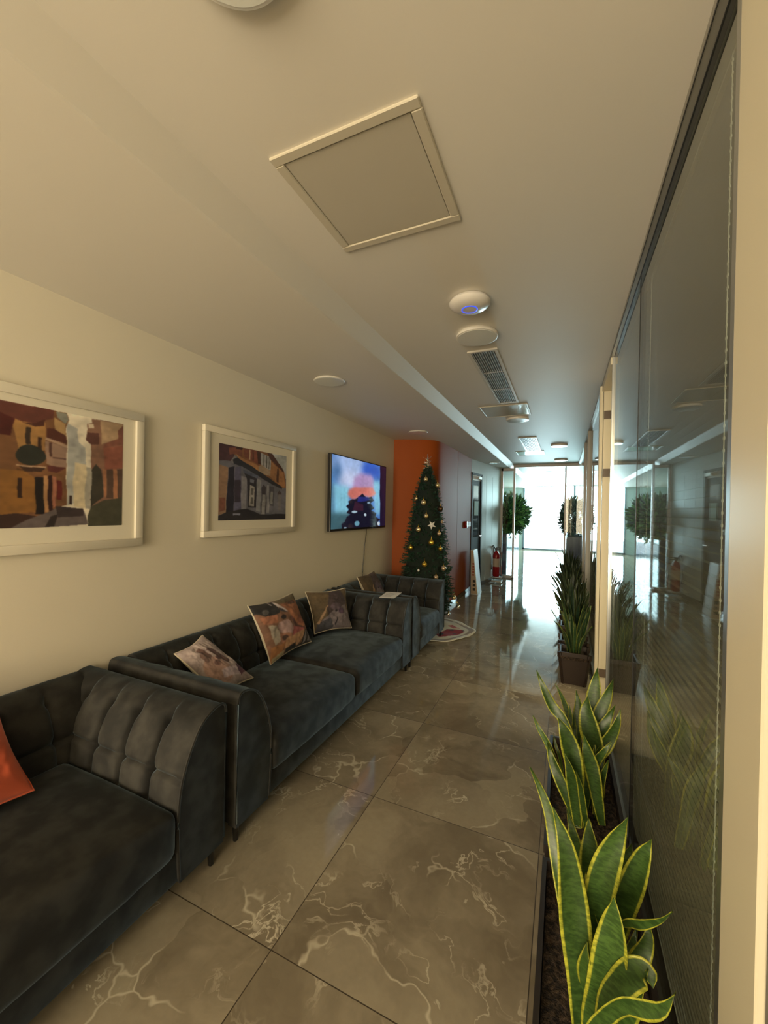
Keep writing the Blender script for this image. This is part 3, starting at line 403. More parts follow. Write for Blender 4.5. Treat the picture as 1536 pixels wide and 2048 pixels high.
# orange rounded corner wall
cur = [(-2.3, 5.17), (-2.2, 5.19), (-2.05, 5.225), (-1.93, 5.275), (-1.83, 5.325), (-1.75, 5.375), (-1.69, 5.435), (-1.655, 5.51), (-1.640, 5.60), (-1.632, 5.72),
       (-1.625, 5.9), (-1.615, 6.6), (-1.61, 7.60), (-2.3, 7.60)]
struct('wall_orange', prism(NB(), cur, 0, ZL), ORANGE, smooth=30)
b = NB()
for zc in (6.55,): box(b, -1.6185, -1.6135, zc-0.002, zc+0.002, 0.07, ZL)
o = struct('trim_1', b, mat('orange_joint', (0.30, 0.05, 0.008, 1), 0.5))
# pale angled wall beside the door
wa, wb = Vector((-1.61, 7.60, 0)), Vector((-1.325, YG, 0))
wd = (wb-wa).normalized(); wn_ = Vector((wd.y, -wd.x, 0))
def along(s, d=0.0, z=0.0): p = wa+wd*s+wn_*d; return (p.x, p.y, z)
def slab(bm, s0, s1, d0, d1, z0, z1):
    q = [along(s0, d0), along(s1, d0), along(s1, d1), along(s0, d1)]
    return prism(bm, [(p[0], p[1]) for p in q], z0, z1)
b = NB(); LW = (wb-wa).length
slab(b, -0.02, LW, -0.15, 0.0, 2.24, ZL); slab(b, 0.56, 0.86, -0.15, 0.0, 0, 2.24); slab(b, 0.87, 1.28, -0.15, 0.0, 0, 2.24); slab(b, 1.29, LW, -0.15, 0.0, 0, 2.24)
slab(b, -0.02, LW, -0.15, -0.01, 0, 2.24)
struct('wall_door_side', b, PALE)
# skirtings
SK = mat('marble_skirting', (0.12, 0.09, 0.06, 1), 0.12)
b = NB(); box(b, LX, LX+0.012, Y0, 5.18, 0, 0.08); struct('baseboard_left', b, SK)
b = NB(); off = [(x+0.012, y-0.006) for x, y in cur[1:13]]
prism(b, off+[(x, y) for x, y in reversed(cur[1:13])], 0, 0.075); struct('baseboard_orange', b, SK)
b = NB(); slab(b, 0.56, LW, 0.0, 0.012, 0, 0.075); struct('baseboard_door_side', b, SK)

# door_1 in the angled wall
d = bpy.data.objects.new('door_1', None); COL.objects.link(d); d.location = along(0.27); d['kind'] = 'structure'
b = NB(); slab(b, -0.0, 0.045, -0.02, 0.012, 0, 2.24); slab(b, 0.50, 0.56, -0.02, 0.02, 0, 2.24); slab(b, 0.0, 0.56, -0.02, 0.02, 2.20, 2.24)
obj('door_frame', b, DOORM, d)
b = NB(); slab(b, 0.045, 0.11, -0.01, 0.004, 0.02, 2.10); slab(b, 0.40, 0.50, -0.01, 0.004, 0.02, 2.10); slab(b, 0.11, 0.40, -0.01, 0.004, 2.0, 2.10); slab(b, 0.11, 0.40, -0.01, 0.004, 0.02, 1.0)
obj('door_leaf', b, DOORM, d)
b = NB(); slab(b, 0.11, 0.40, -0.006, 0.0, 1.0, 2.0); obj('glass_panel', b, mat('dark_door_glass', (0.045, 0.065, 0.085, 1), 0.08), d)
b = NB(); slab(b, 0.045, 0.50, -0.01, 0.002, 2.10, 2.20); obj('transom_panel', b, WHITE, d)
b = NB(); slab(b, 0.28, 0.45, 0.004, 0.05, 2.13, 2.18); obj('door_closer', b, ALU, d)
b = NB(); tube(b, [along(0.44, 0.0, 1.02), along(0.44, 0.05, 1.02), along(0.34, 0.055, 1.02)], 0.010); obj('door_handle', b, CHROME, d, True)
b = NB(); slab(b, 0.16, 0.38, 0.005, 0.008, 1.42, 1.70)
tag(obj('notice_sheet', b, mat('pale_green_paper', (0.45, 0.72, 0.66, 1), 0.6), None, base=along(0.27, 0.006, 1.56)), 'pale green paper notice stuck on the dark door', 'notice')

# glass cross partition at y = 9.5
b = NB()
box(b, -1.325, -1.285, YG-0.03, YG+0.03, 0, ZL); box(b, -1.325, -1.03, YG-0.03, YG+0.03, ZL-0.055, ZL)
box(b, -1.325, -1.03, YG-0.03, YG+0.03, 0, 0.055)
box(b, -1.06, -1.02, YG-0.035, YG+0.035, 0, ZR); box(b, -1.02, RX, YG-0.03, YG+0.03, ZR-0.06, ZR)
box(b, 0.005, 0.035, YG-0.03, YG+0.03, 0, ZR-0.06)
o = struct('window_1', b, mat('champagne_aluminium', (0.26, 0.25, 0.24, 1), 0.4, 0.4))
b = NB(); box(b, -1.285, -1.06, YG-0.005, YG+0.005, 0.055, ZL-0.055); obj('glass_pane', b, GLASS, o)
b = NB(); box(b, 0.035, RX, YG-0.005, YG+0.005, 0.0, ZR-0.06); obj('glass_pane', b, GLASS, o)

# room beyond
b = NB(); box(b, -3.6, -1.325, YG-0.05, YG+0.05, 0, ZL); box(b, -3.6, -3.4, YG, YE, 0, ZL)
struct('wall_beyond_left', b, PALE)
b = NB(); box(b, 2.3, 2.45, YG, YE, 0, ZR); box(b, 0.33, 3.5, YG-0.05, YG+0.05, 0, ZR); struct('wall_beyond_right', b, WALL)
b = NB(); box(b, -3.6, -1.52, YE, YE+0.2, 0, ZL); box(b, 2.2, 3.6, YE, YE+0.2, 0, ZR); box(b, -1.52, 2.2, YE, YE+0.2, ZR-0.03, ZR+0.1)
struct('wall_far', b, mat('pale_teal_paint', (0.60, 0.80, 0.78, 1), 0.5))
b = NB()
for x in (-1.52, 0.33, 2.16): box(b, x, x+0.06, YE-0.03, YE+0.05, 0, ZR)
box(b, -1.52, 2.2, YE-0.03, YE+0.05, 0.0, 0.06)
o = struct('window_2', b, mat('grey_window_frame', (0.20, 0.27, 0.32, 1), 0.4))
b = NB(); box(b, -1.46, 2.16, YE+0.01, YE+0.02, 0.06, ZR-0.03); obj('glass_pane', b, GLASS, o)

# near end behind the camera, with its window
b = NB(); box(b, -2.4, 0.5, Y0-0.1, Y0, 0, 0.40); box(b, -2.4, 0.5, Y0-0.1, Y0, 2.45, ZR); box(b, -2.4, -2.1, Y0-0.1, Y0, 0.4, 2.45); box(b, 0.2, 0.5, Y0-0.1, Y0, 0.4, 2.45)
struct('wall_back', b, WALL)
b = NB(); box(b, RX, RX+0.10, Y0, -0.15, 0, ZR); box(b, RX, RX+0.10, -0.15, 0.80, 2.2, ZR); struct('wall_right', b, WALL)
b = NB(); box(b, RX+0.004, RX+0.05, -0.15, 0.795, 0, 2.2); struct('door_2', b, mat('dark_grey_door', (0.05, 0.045, 0.048, 1), 0.4))
# office behind the partition
b = NB(); box(b, 3.3, 3.4, Y0, YG, 0, ZR); box(b, RX+0.1, 3.4, Y0-0.1, Y0, 0, ZR); struct('wall_office', b, mat('grey_office_paint', (0.6, 0.55, 0.45, 1), 0.6))

# ---- glazed partition on the right
t = bpy.data.objects.new('wall_right_partition', None); COL.objects.link(t); t.location = (RX, 5.2, 0); t['kind'] = 'structure'
b = NB(); box(b, 0.283, 0.36, 0.80, 0.951, 0, ZR, 0.003, 1); obj('end_post', b, BEIGE, t)
b = NB(); box(b, 0.284, 0.352, 0.951, 0.975, 0, ZR-0.03, 0.002, 1); box(b, 0.275, 0.345, 3.035, 3.058, 0, ZR-0.03); obj('upright', b, ALU, t)
b = NB(); box(b, 0.265, 0.355, 0.945, YG, ZR-0.028, ZR); obj('head_rail', b, mat('grey_head_rail', (0.30, 0.29, 0.26, 1), 0.4, 0.3), t)
b = NB(); box(b, 0.2645, 0.266, 0.945, 3.05, ZR-0.030, ZR-0.022); box(b, 0.2835, 0.297, 0.97, 3.04, ZR-0.034, ZR-0.028); box(b, 0.2835, 0.297, 2.030, 2.036, 0.04, ZR-0.03)
obj('gasket', b, DARK, t)
b = NB(); box(b, 0.268, 0.352, 0.945, 3.05, 0, 0.04); box(b, 0.268, 0.352, 3.76, YG, 0, 0.04); obj('floor_rail', b, ALU, t)
for i, (ya, yb) in enumerate(((0.972, 2.030), (2.036, 3.035), (3.775, 5.66), (5.74, 6.58), (6.68, YG))):
    b = NB(); box(b, 0.285, 0.295, ya, yb, 0.04, ZR-0.03); obj('glass_pane', b, GLASS, t)
b = NB(); box(b, 0.345, 0.351, 0.972, 3.035, 0.04, ZR-0.03); obj('rear_glass_pane', b, GLASS, t)
b = NB(); box(b, 0.250, 0.275, 3.70, 3.775, 0, ZR-0.03, 0.003, 1); box(b, 0.279, 0.372, 3.705, 3.775, 0, ZR-0.03, 0.003, 1)
box(b, 0.265, 0.37, 3.05, 3.71, ZR-0.075, ZR-0.028)
obj('door_jamb', b, BEIGE, t)
b = NB()
for z in (2.27, 1.80, 0.17): box(b, 0.282, 0.368, 3.695, 3.705, z, z+0.065)
obj('strike_plate', b, BROWNB, t)
b = NB()
for y0_, y1_ in ((5.66, 5.74), (6.58, 6.68)): box(b, 0.255, 0.36, y0_, y1_, 0, ZR-0.028, 0.003, 1)
obj('upright', b, mat('rose_beige_frame', (0.32, 0.31, 0.29, 1), 0.35), t)

# ---- venetian blinds between the panes
SLAT = mat('grey_blind_slat', (0.20, 0.18, 0.155, 1), 0.32)
CORD = mat('white_blind_cord', (0.80, 0.78, 0.70, 1), 0.6)
def blind(y0, y1, label, ladders):
    t = thing('venetian_blind', label, 'blind', (0.32, (y0+y1)/2, 0.05), 'venetian blinds between the glass panes')
    b = NB(); ang = math.radians(SLAT_TILT); w = 0.0125; z = 0.075
    while z < 2.46:
        pr = []
        for s in (-1, -0.4, 0.4, 1):
            cx = 0.320+s*w*math.cos(ang); cz = z+s*w*math.sin(ang)+0.0015*(1-s*s)
            pr.append((cx, cz))
        pr2 = [(x+0.0002, zz+0.0005) for x, zz in pr]
        prism(b, pr+pr2[::-1], y0, y1, 'y'); z += 0.0265
    obj('slats', b, SLAT, t)
    b = NB(); box(b, 0.306, 0.334, y0, y1, 2.470, 2.540); obj('head_box', b, mat('blind_head_box', (0.42, 0.39, 0.33, 1), 0.4), t)
    b = NB(); box(b, 0.308, 0.332, y0, y1, 0.052, 0.066); obj('bottom_bar', b, ALU, t)
    b = NB()
    for y in ladders:
        for dx in (-0.0135, 0.0135): box(b, 0.320+dx-0.0008, 0.320+dx+0.0008, y-0.0008, y+0.0008, 0.06, 2.48)
        z = 0.075
        while z < 2.46: box(b, 0.3055, 0.3075, y-0.004, y+0.004, z-0.003, z+0.003); z += 0.0265
    obj('ladder_cord', b, CORD, t)
SLAT_TILT = -69
blind(0.985, 2.022, 'grey venetian blind inside the nearest glass pane beside the end post', (1.07, 1.92))
blind(2.046, 3.022, 'grey venetian blind inside the second glass pane, before the open doorway', (2.15, 2.99))

# ================================================================== CEILING FITTINGS
def disc_lamp(x, y, z, label, r=0.125, th=0.024):
    t = thing('ceiling_lamp', label, 'ceiling lamp', (x, y, z), 'round white ceiling lamps')
    b = NB(); lathe(b, [(r*0.93, z), (r*0.97, z-0.006), (r, z-th*0.6), (r*0.985, z-th*0.93), (r*0.93, z-th)], (x, y, 0), 48); obj('rim', b, WHITE, t, True)
    b = NB(); lathe(b, [(r*0.925, z-th*0.85), (r*0.92, z-th-0.0015), (r*0.6, z-th-0.003), (r*0.02, z-th-0.0035)], (x, y, 0), 48); obj('diffuser', b, mat('lamp_diffuser', (0.72, 0.74, 0.72, 1), 0.18), t, True)
disc_lamp(-0.50, 2.43, ZR, 'round white ceiling lamp between the access point and the long grille')
disc_lamp(-0.505, 4.79, ZR, 'round white ceiling lamp just beyond the first glossy ceiling panel')
disc_lamp(-0.09, 6.86, ZR, 'round white ceiling lamp near the partition beside the far grille')
disc_lamp(-0.075, 8.76, ZR, 'round white ceiling lamp closest to the glass cross partition')
disc_lamp(-0.585, 0.535, ZR, 'round white ceiling lamp cut off by the top of the photo')
disc_lamp(-1.67, 2.64, ZL, 'round white ceiling lamp on the lower ceiling above the framed paintings', 0.12, 0.012)
disc_lamp(-1.70, 4.78, ZL, 'round white ceiling lamp on the lower ceiling above the television', 0.12, 0.012)
disc_lamp(-1.30, 8.25, ZL, 'small round lamp on the lower ceiling beside the dark door', 0.10, 0.012)

t = thing('wireless_access_point', 'white dome wireless access point with a glowing blue ring on the ceiling', 'access point', (-0.455, 2.02, ZR))
b = NB(); lathe(b, [(0.085, ZR), (0.098, ZR-0.010), (0.103, ZR-0.020), (0.098, ZR-0.030), (0.080, ZR-0.042), (0.045, ZR-0.050), (0.004, ZR-0.052)], (-0.455, 2.02, 0), 48); obj('housing', b, mat('access_point_white', (0.68, 0.66, 0.64, 1), 0.25), t, True)
b = NB(); zz = ZR-0.0495
for i in range(40):
    a0, a1 = 2*PI*i/40, 2*PI*(i+1)/40
    q = []
    for a, r, dz in ((a0, 0.036, -.0025), (a1, 0.036, -.0025), (a1, 0.040, -.0012), (a0, 0.040, -.0012)): q.append(b.verts.new((-0.455+r*math.cos(a), 2.02+r*math.sin(a), zz+dz-0.0012)))
    b.faces.new(q)
bmesh.ops.solidify(b, geom=b.faces[:], thickness=0.001)
rg = mat('blue_ring_light', (0.02, 0.05, 0.9, 1), 0.3); bsdf(rg).inputs['Emission Color'].default_value = (0.03, 0.12, 1, 1); bsdf(rg).inputs['Emission Strength'].default_value = 1.0
obj('ring_light', b, rg, t)

def hatch(x0, x1, y0, y1, label, pm, rm, rim=0.032, drop=0.009):
    t = thing('ceiling_hatch', label, 'ceiling hatch', ((x0+x1)/2, (y0+y1)/2, ZR))
    b = NB(); z0, z1 = ZR-drop, ZR
    for a in ((x0, x1, y0, y0+rim), (x0, x1, y1-rim, y1), (x0, x0+rim, y0+rim, y1-rim), (x1-rim, x1, y0+rim, y1-rim)): box(b, *a, z0, z1, 0.003, 1)
    obj('rim', b, rm, t)
    b = NB(); box(b, x0+rim+0.003, x1-rim-0.003, y0+rim+0.003, y1-rim-0.003, ZR-drop*0.6, ZR); obj('panel', b, pm, t)
hatch(-0.845, -0.362, 0.968, 1.445, 'square ceiling access hatch with raised rim, nearest the camera', HATCH, HATCHR)
hatch(-0.825, -0.345, 4.14, 4.62, 'glossy square ceiling hatch at the end of the long grille', GLOSSW, HATCHR, 0.018, 0.008)
hatch(-0.81, -0.335, 7.40, 7.90, 'glossy square ceiling hatch beyond the far grille', GLOSSW, HATCHR, 0.018, 0.008)
hatch(-0.55, 0.0, 11.2, 11.75, 'bright square ceiling hatch beyond the glass cross partition', GLOSSW, HATCHR, 0.018, 0.008)

def grille(x0, x1, y0, y1, label):
    t = thing('air_grille', label, 'air grille', ((x0+x1)/2, (y0+y1)/2, ZR), 'ceiling air grilles')
    b = NB(); rim = 0.024
    for a in ((x0, x1, y0, y0+rim), (x0, x1, y1-rim, y1), (x0, x0+rim, y0+rim, y1-rim), (x1-rim, x1, y0+rim, y1-rim)): box(b, *a, ZR-0.012, ZR, 0.003, 1)
    obj('frame', b, mat('grille_white', (0.60, 0.58, 0.54, 1), 0.35), t)
    b = NB(); n = 10; s0 = x0+rim; wd_ = (x1-x0-2*rim)
    for i in range(n):
        xx = s0+wd_*(i+0.5)/n; box(b, xx-0.0022, xx+0.0022, y0+rim, y1-rim, ZR-0.012, ZR-0.001)
    for k in (1, 2): yy = y0+(y1-y0)*k/3; box(b, x0+rim, x1-rim, yy-0.004, yy+0.004, ZR-0.009, ZR-0.001)
    obj('fins', b, mat('grille_fin', (0.62, 0.62, 0.64, 1), 0.3, 0.3), t)
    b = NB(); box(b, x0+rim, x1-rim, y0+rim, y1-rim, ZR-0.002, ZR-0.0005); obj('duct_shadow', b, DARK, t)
grille(-0.615, -0.415, 2.67, 4.05, 'long white linear air grille on the ceiling beyond the near lamp')
grille(-0.625, -0.375, 6.02, 7.38, 'far linear air grille on the ceiling lit by the end window')

# ================================================================== LEFT WALL
def framed(yo0, yo1, zo0, zo1, yi0, yi1, zi0, zi1, img, label):
    t = thing('framed_painting', label, 'painting', (LX, (yo0+yo1)/2, zo0))
    fw = 0.043; x0, x1 = LX+0.004, LX+0.034
    b = NB()
    for (a0, a1, c0, c1) in ((yo0, yo1, zo0, zo0+fw), (yo0, yo1, zo1-fw, zo1), (yo0, yo0+fw, zo0+fw, zo1-fw), (yo1-fw, yo1, zo0+fw, zo1-fw)):
        box(b, x0, x1, a0, a1, c0, c1, 0.003, 2)
    obj('frame', b, FRAMEW, t, True)
    b = NB(); box(b, x0, x0+0.016, yo0+fw-0.004, yo1-fw+0.004, zo0+fw-0.004, zo1-fw+0.004); obj('mount', b, MATB, t)
    me = grid_mesh('print', (x0+0.0175, yi0, zi0), (0, yi1-yi0, 0), (0, 0, zi1-zi0), img, PRINT)
    obj('print', None, None, t, me=me)
WH = (228, 212, 172)
framed(0.513, 1.503, 1.272, 2.012, 0.656, 1.39, 1.39, 1.935, raster(PIC1, 340, 250, 2, 1, 0.06, WH), 'white framed painting of ochre balcony houses on a narrow street, at the left edge')
framed(1.92, 2.908, 1.292, 2.045, 2.05, 2.784, 1.403, 1.94, raster(PIC2, 340, 250, 1, 2, 0.06, WH), 'white framed painting of a grey shopfront street with orange upper floors, near the television')

t = thing('television', 'wall mounted flat television showing a lit fir tree against a blue sky', 'television', (LX, 4.11, 1.27))
b = NB(); box(b, -2.170, -2.133, 3.43, 4.79, 1.268, 2.062, 0.004, 2); obj('bezel', b, BLACK, t)
me = grid_mesh('screen', (-2.1315, 3.444, 1.292), (0, 1.332, 0), (0, 0, 0.758), raster(TVIMG, 260, 170, 2, 3, 0.03), SCREEN); obj('screen', None, None, t, me=me)
b = NB(); box(b, LX+0.002, -2.168, 3.85, 4.35, 1.5, 1.85, 0.003, 1); obj('wall_bracket', b, BLACK, t)
b = NB(); tube(b, spline([(-2.17, 4.31, 1.28), (-2.185, 4.34, 1.2), (-2.190, 4.315, 1.06), (-2.190, 4.30, 0.92), (-2.190, 4.275, 0.78), (-2.190, 4.28, 0.55)], 24), 0.0045); obj('power_cable', b, BLACK, t, True)

# ================================================================== SOFAS
def arm_profile(nn=110):
    # (offset from the outer face, height): inner side, bottom to crest, then outer side
    pts = [(0.215, 0.10), (0.222, 0.22), (0.224, 0.33), (0.215, 0.44), (0.182, 0.545), (0.130, 0.635), (0.075, 0.672), (0.03, 0.680), (0.008, 0.668), (0.0, 0.63)]
    return [(p.x, p.y) for p in spline([(a, h, 0) for a, h in pts], nn)]
def tuft(u, h, L):
    # depth of the stitched channels at distance u along the arm and height h
    pitch = L/max(2, round(L/0.165)); k = round(u/pitch); du = abs(u-k*pitch)
    edge = min(u, L-u)
    if k == 0 or k == round(L/pitch): du = 1
    dp = 0.0
    if h > 0.36:
        fade = max(0.0, min(1.0, (0.68-h)/0.05))
        dp += 0.022*math.exp(-abs(du/0.009)**1.5)*fade
        dp -= 0.010*abs(math.sin(PI*u/pitch))**0.7*fade if min(u, L-u) > 0 else 0
        dp += 0.013*math.exp(-(abs(h-0.47+0.006*math.cos(PI*u/pitch)**2)/0.009)**2)
        for hb in (0.47, 0.625):
            dp += 0.020*math.exp(-((du/0.022)**2+((h-hb)/0.020)**2))
    return dp
def padded(bm, O, A, N, L, prof, step=0.008, amp=1.0, z0=0.0):
    """sweep the profile along A from O; N points from the outer face inwards"""
    n = max(2, int(L/step)); O, A, N = Vector(O), Vector(A), Vector(N); rows = []
    for i in range(n+1):
        u = L*i/n; row = []
        for j, (d, h) in enumerate(prof):
            a, b_ = prof[max(0, j-1)], prof[min(len(prof)-1, j+1)]
            tx, tz = b_[0]-a[0], b_[1]-a[1]; ln = math.hypot(tx, tz) or 1
            nx, nz = tz/ln, -tx/ln
            q = tuft(u, h, L)*amp if j < len(prof)*0.82 else 0
            row.append(bm.verts.new(O+A*u+N*(d-nx*q)+Vector((0, 0, h-nz*q))))
        rows.append(row)
    for r0, r1 in zip(rows, rows[1:]):
        for j in range(len(prof)-1): bm.faces.new((r0[j], r0[j+1], r1[j+1], r1[j]))
    # close back and ends
    for ends in (rows[0], rows[-1]):
        c0 = bm.verts.new(ends[-1].co.lerp(ends[0].co, 0)); c0.co.z = ends[0].co.z
        bm.faces.new(ends+[c0]); ends.append(c0)
    bm.faces.new((rows[0][-2], rows[0][-1], rows[-1][-1], rows[-1][-2])); bm.faces.new((rows[0][-1], rows[0][0], rows[-1][0], rows[-1][-1]))
    return bm
def sofa(y0, y1, nseat, label, front=-1.285, kind='sofa'):
    XB = LX+0.012; t = thing('velvet_sofa' if nseat > 1 else 'velvet_armchair', label, kind, ((XB+front)/2, (y0+y1)/2, 0), 'blue grey velvet seats along the wall')
    prof = arm_profile()
    b = NB(); box(b, XB+0.02, front-0.012, y0+0.012, y1-0.012, 0.085, 0.20, 0.01, 2); obj('base', b, VELVET, t, True)
    b = NB(); padded(b, (XB, y0+0.10, 0), (0, 1, 0), (1, 0, 0), y1-y0-0.20, prof, 0.012); obj('backrest', b, VELVET, t, 50)
    for s in (0, 1):
        b = NB(); O = (XB, y0, 0) if s == 0 else (XB, y1, 0); N = (0, 1, 0) if s == 0 else (0, -1, 0)
        padded(b, O, (1, 0, 0), N, front-XB, prof, 0.006); a = obj('arm', b, VELVET, t, 50)
        b = NB(); pts = [(front+0.001, O[1]+N[1]*d, h) for d, h in prof[::3]]+[(front+0.001, O[1]+N[1]*0.002, 0.11)]
        tube(b, pts, 0.0055, 6); obj('piping', b, VELVET, a, True)
        b = NB(); box(b, front-0.05, front-0.002, *sorted((O[1]+N[1]*0.004, O[1]+N[1]*0.212)), 0.085, 0.12); obj('arm_foot', b, VELVET, a)
    ys, ye = y0+0.222, y1-0.222; w = (ye-ys)/nseat
    for k in range(nseat):
        b = NB(); a0, a1 = ys+k*w+0.002, ys+(k+1)*w-0.002
        xs, xf = XB+0.20, front+0.012; nx_, ny_ = 26, 30; grid = {}
        def top(u, v):
            e = min(u, 1-u, 1); g = min(v, 1-v)
            r = 0.045
            ez = 1-max(0, 1-u_len(u, xs, xf, 1)/r)**2
            return 0
        # rounded cushion from a bevelled box, crowned
        box(b, xs, xf, a0, a1, 0.195, 0.375, 0.045, 5)
        bmesh.ops.subdivide_edges(b, edges=[e for e in b.edges if e.calc_length() > 0.2], cuts=14, use_grid_fill=True)
        for v in b.verts:
            u = (v.co.x-xs)/(xf-xs); q = (v.co.y-a0)/(a1-a0)
            cr = max(0, math.sin(PI*min(max(u, 0), 1)))**0.6*max(0, math.sin(PI*min(max(q, 0), 1)))**0.5
            if v.co.z > 0.33: v.co.z += 0.035*cr
            if u > 0.9: v.co.x += 0.012*max(0, math.sin(PI*min(max(q, 0), 1)))**0.5+0.003*math.sin(q*60)*(0.5+0.5*math.sin(q*17))
        obj('seat_cushion', b, VELVET, t, 60)
    lo = [(front-0.035, y0+0.035), (front-0.035, y1-0.035), (XB+0.05, y0+0.05), (XB+0.05, y1-0.05)]
    if nseat > 1: lo += []
    for x, y in lo:
        b = NB(); lathe(b, [(0.008, 0.0), (0.011, 0.004), (0.016, 0.088)], (x, y, 0), 16); obj('leg', b, LEGM, t, True)
    return t
sofa(-0.91, 1.268, 2, 'blue grey velvet sofa nearest the camera, its buttoned arm facing us')
sofa(1.335, 3.525, 2, 'middle velvet sofa holding three dog print cushions')
sofa(3.560, 4.660, 1, 'narrow velvet armchair at the far end beside the decorated fir tree', kind='armchair')

# ================================================================== CUSHIONS
def cushion(name, label, TL, TR, BR, BL, thick, shapes, seed, m=None, base=None, group=None, edge=(0.62, 0.56, 0.44)):
    TL, TR, BR, BL = map(Vector, (TL, TR, BR, BL)); n = 100
    nrm = ((TR-TL).cross(TL-BL)).normalized()
    if nrm.x < 0: nrm = -nrm
    img = raster(shapes, n+1, n+1, 1, seed, 0.07, WH) if shapes is not None else None
    vs, fs, cols = [], [], []
    for side in (1, -1):
        for j in range(n+1):
            for i in range(n+1):
                u, v = i/n, j/n
                P = BL.lerp(BR, u).lerp(TL.lerp(TR, u), v)
                c = (BL+BR+TL+TR)/4
                pin = 1-0.10*(4*u*(1-u))*(1-4*v*(1-v))-0.10*(4*v*(1-v))*(1-4*u*(1-u))   # edges bow inwards between the corners
                P = c+(P-c)*pin
                pf = (16*u*(1-u)*v*(1-v))
                wr = 0.010*mnoise.noise(Vector((u*5+seed, v*5, side)))+0.005*mnoise.noise(Vector((u*14, v*14, seed)))
                h = thick*0.5*pf**0.42+wr*min(1, pf*3)
                vs.append(tuple(P+nrm*side*h))
                if img is not None: cols.append(tuple(img[j, i]) if side == 1 else edge)
                else: cols.append(edge)
    N_ = (n+1)*(n+1)
    for s in (0, 1):
        for j in range(n):
            for i in range(n):
                a = s*N_+j*(n+1)+i; q = (a, a+1, a+n+2, a+n+1)
                fs.append(q if s == 0 else q[::-1])
    me = bpy.data.meshes.new(name); me.from_pydata(vs, [], fs); me.materials.append(m or CLOTHP); set_col(me, np.array(cols))
    me.polygons.foreach_set('use_smooth', [True]*len(me.polygons))
    base = tuple((BL+BR)/2)
    o = obj(name, None, None, None, base=base, me=me); tag(o, label, 'cushion', group)
    # piped seam around the rim
    b = NB(); c = (BL+BR+TL+TR)/4; pts = []
    for k in range(81):
        s = k/80*4; i = int(s) % 4; f = s-int(s) if k < 80 else 1.0
        if k == 80: i = 3
        u, v = [(f, 0), (1, f), (1-f, 1), (0, 1-f)][i]
        P = BL.lerp(BR, u).lerp(TL.lerp(TR, u), v); pin = 1-0.10*(4*u*(1-u))*(1-4*v*(1-v))-0.10*(4*v*(1-v))*(1-4*u*(1-u)); pts.append(c+(P-c)*pin)
    tube(b, pts, 0.0045, 6); obj('seam', b, mat('cream_cushion_edge', tuple(edge)+(1,), 0.8) if img is not None else m, o, True)
    return o
cushion('dog_print_cushion', 'spaniel print cushion standing in the middle of the middle sofa', (-2.03, 2.19, 0.80), (-2.03, 2.70, 0.80), (-1.83, 2.69, 0.43), (-1.82, 2.19, 0.42), 0.14, SPAN, 11)
cushion('dog_print_cushion', 'grey dog print cushion in the far corner of the middle sofa', (-2.03, 2.88, 0.775), (-1.84, 3.24, 0.765), (-1.71, 3.14, 0.44), (-1.90, 2.84, 0.44), 0.13, WEI, 12)
cushion('dog_print_cushion', 'tan dog print cushion slumped behind the near arm of the middle sofa', (-1.99, 1.575, 0.665), (-2.03, 1.80, 0.70), (-1.71, 1.90, 0.46), (-1.69, 1.62, 0.45), 0.11, BEI, 13)
cushion('dog_print_cushion', 'brown dog print cushion in the armchair beside the fir tree', (-2.07, 3.90, 0.755), (-2.07, 4.33, 0.765), (-1.87, 4.31, 0.43), (-1.87, 3.87, 0.43), 0.13, WEI, 14)
OR = mat('orange_cushion_fabric', (0.52, 0.085, 0.030, 1), 0.75, Sheen_Weight=0.2)
cushion('orange_cushion', 'plain orange cushion leaning on the nearest sofa at the left edge', (-2.02, 0.38, 0.79), (-2.03, 0.80, 0.79), (-1.80, 0.835, 0.42), (-1.80, 0.38, 0.42), 0.15, None, 15, m=OR, edge=(0.52, 0.085, 0.030))
b = NB(); vs = [(-1.545, 3.36), (-1.41, 3.40), (-1.44, 3.66), (-1.585, 3.62)]
prism(b, vs, 0.686, 0.688)
t = obj('paper_sheet', b, PAPER, None, base=(-1.5, 3.5, 0.686)); tag(t, 'white printed sheet of paper lying across the two velvet sofa arms', 'paper')
b = NB()
for k in range(6):
    y = 3.43+k*0.03; box(b, -1.535, -1.46, y, y+0.006, 0.688, 0.6884)
obj('printed_lines', b, mat('grey_print_ink', (0.25, 0.25, 0.26, 1), 0.8), t)

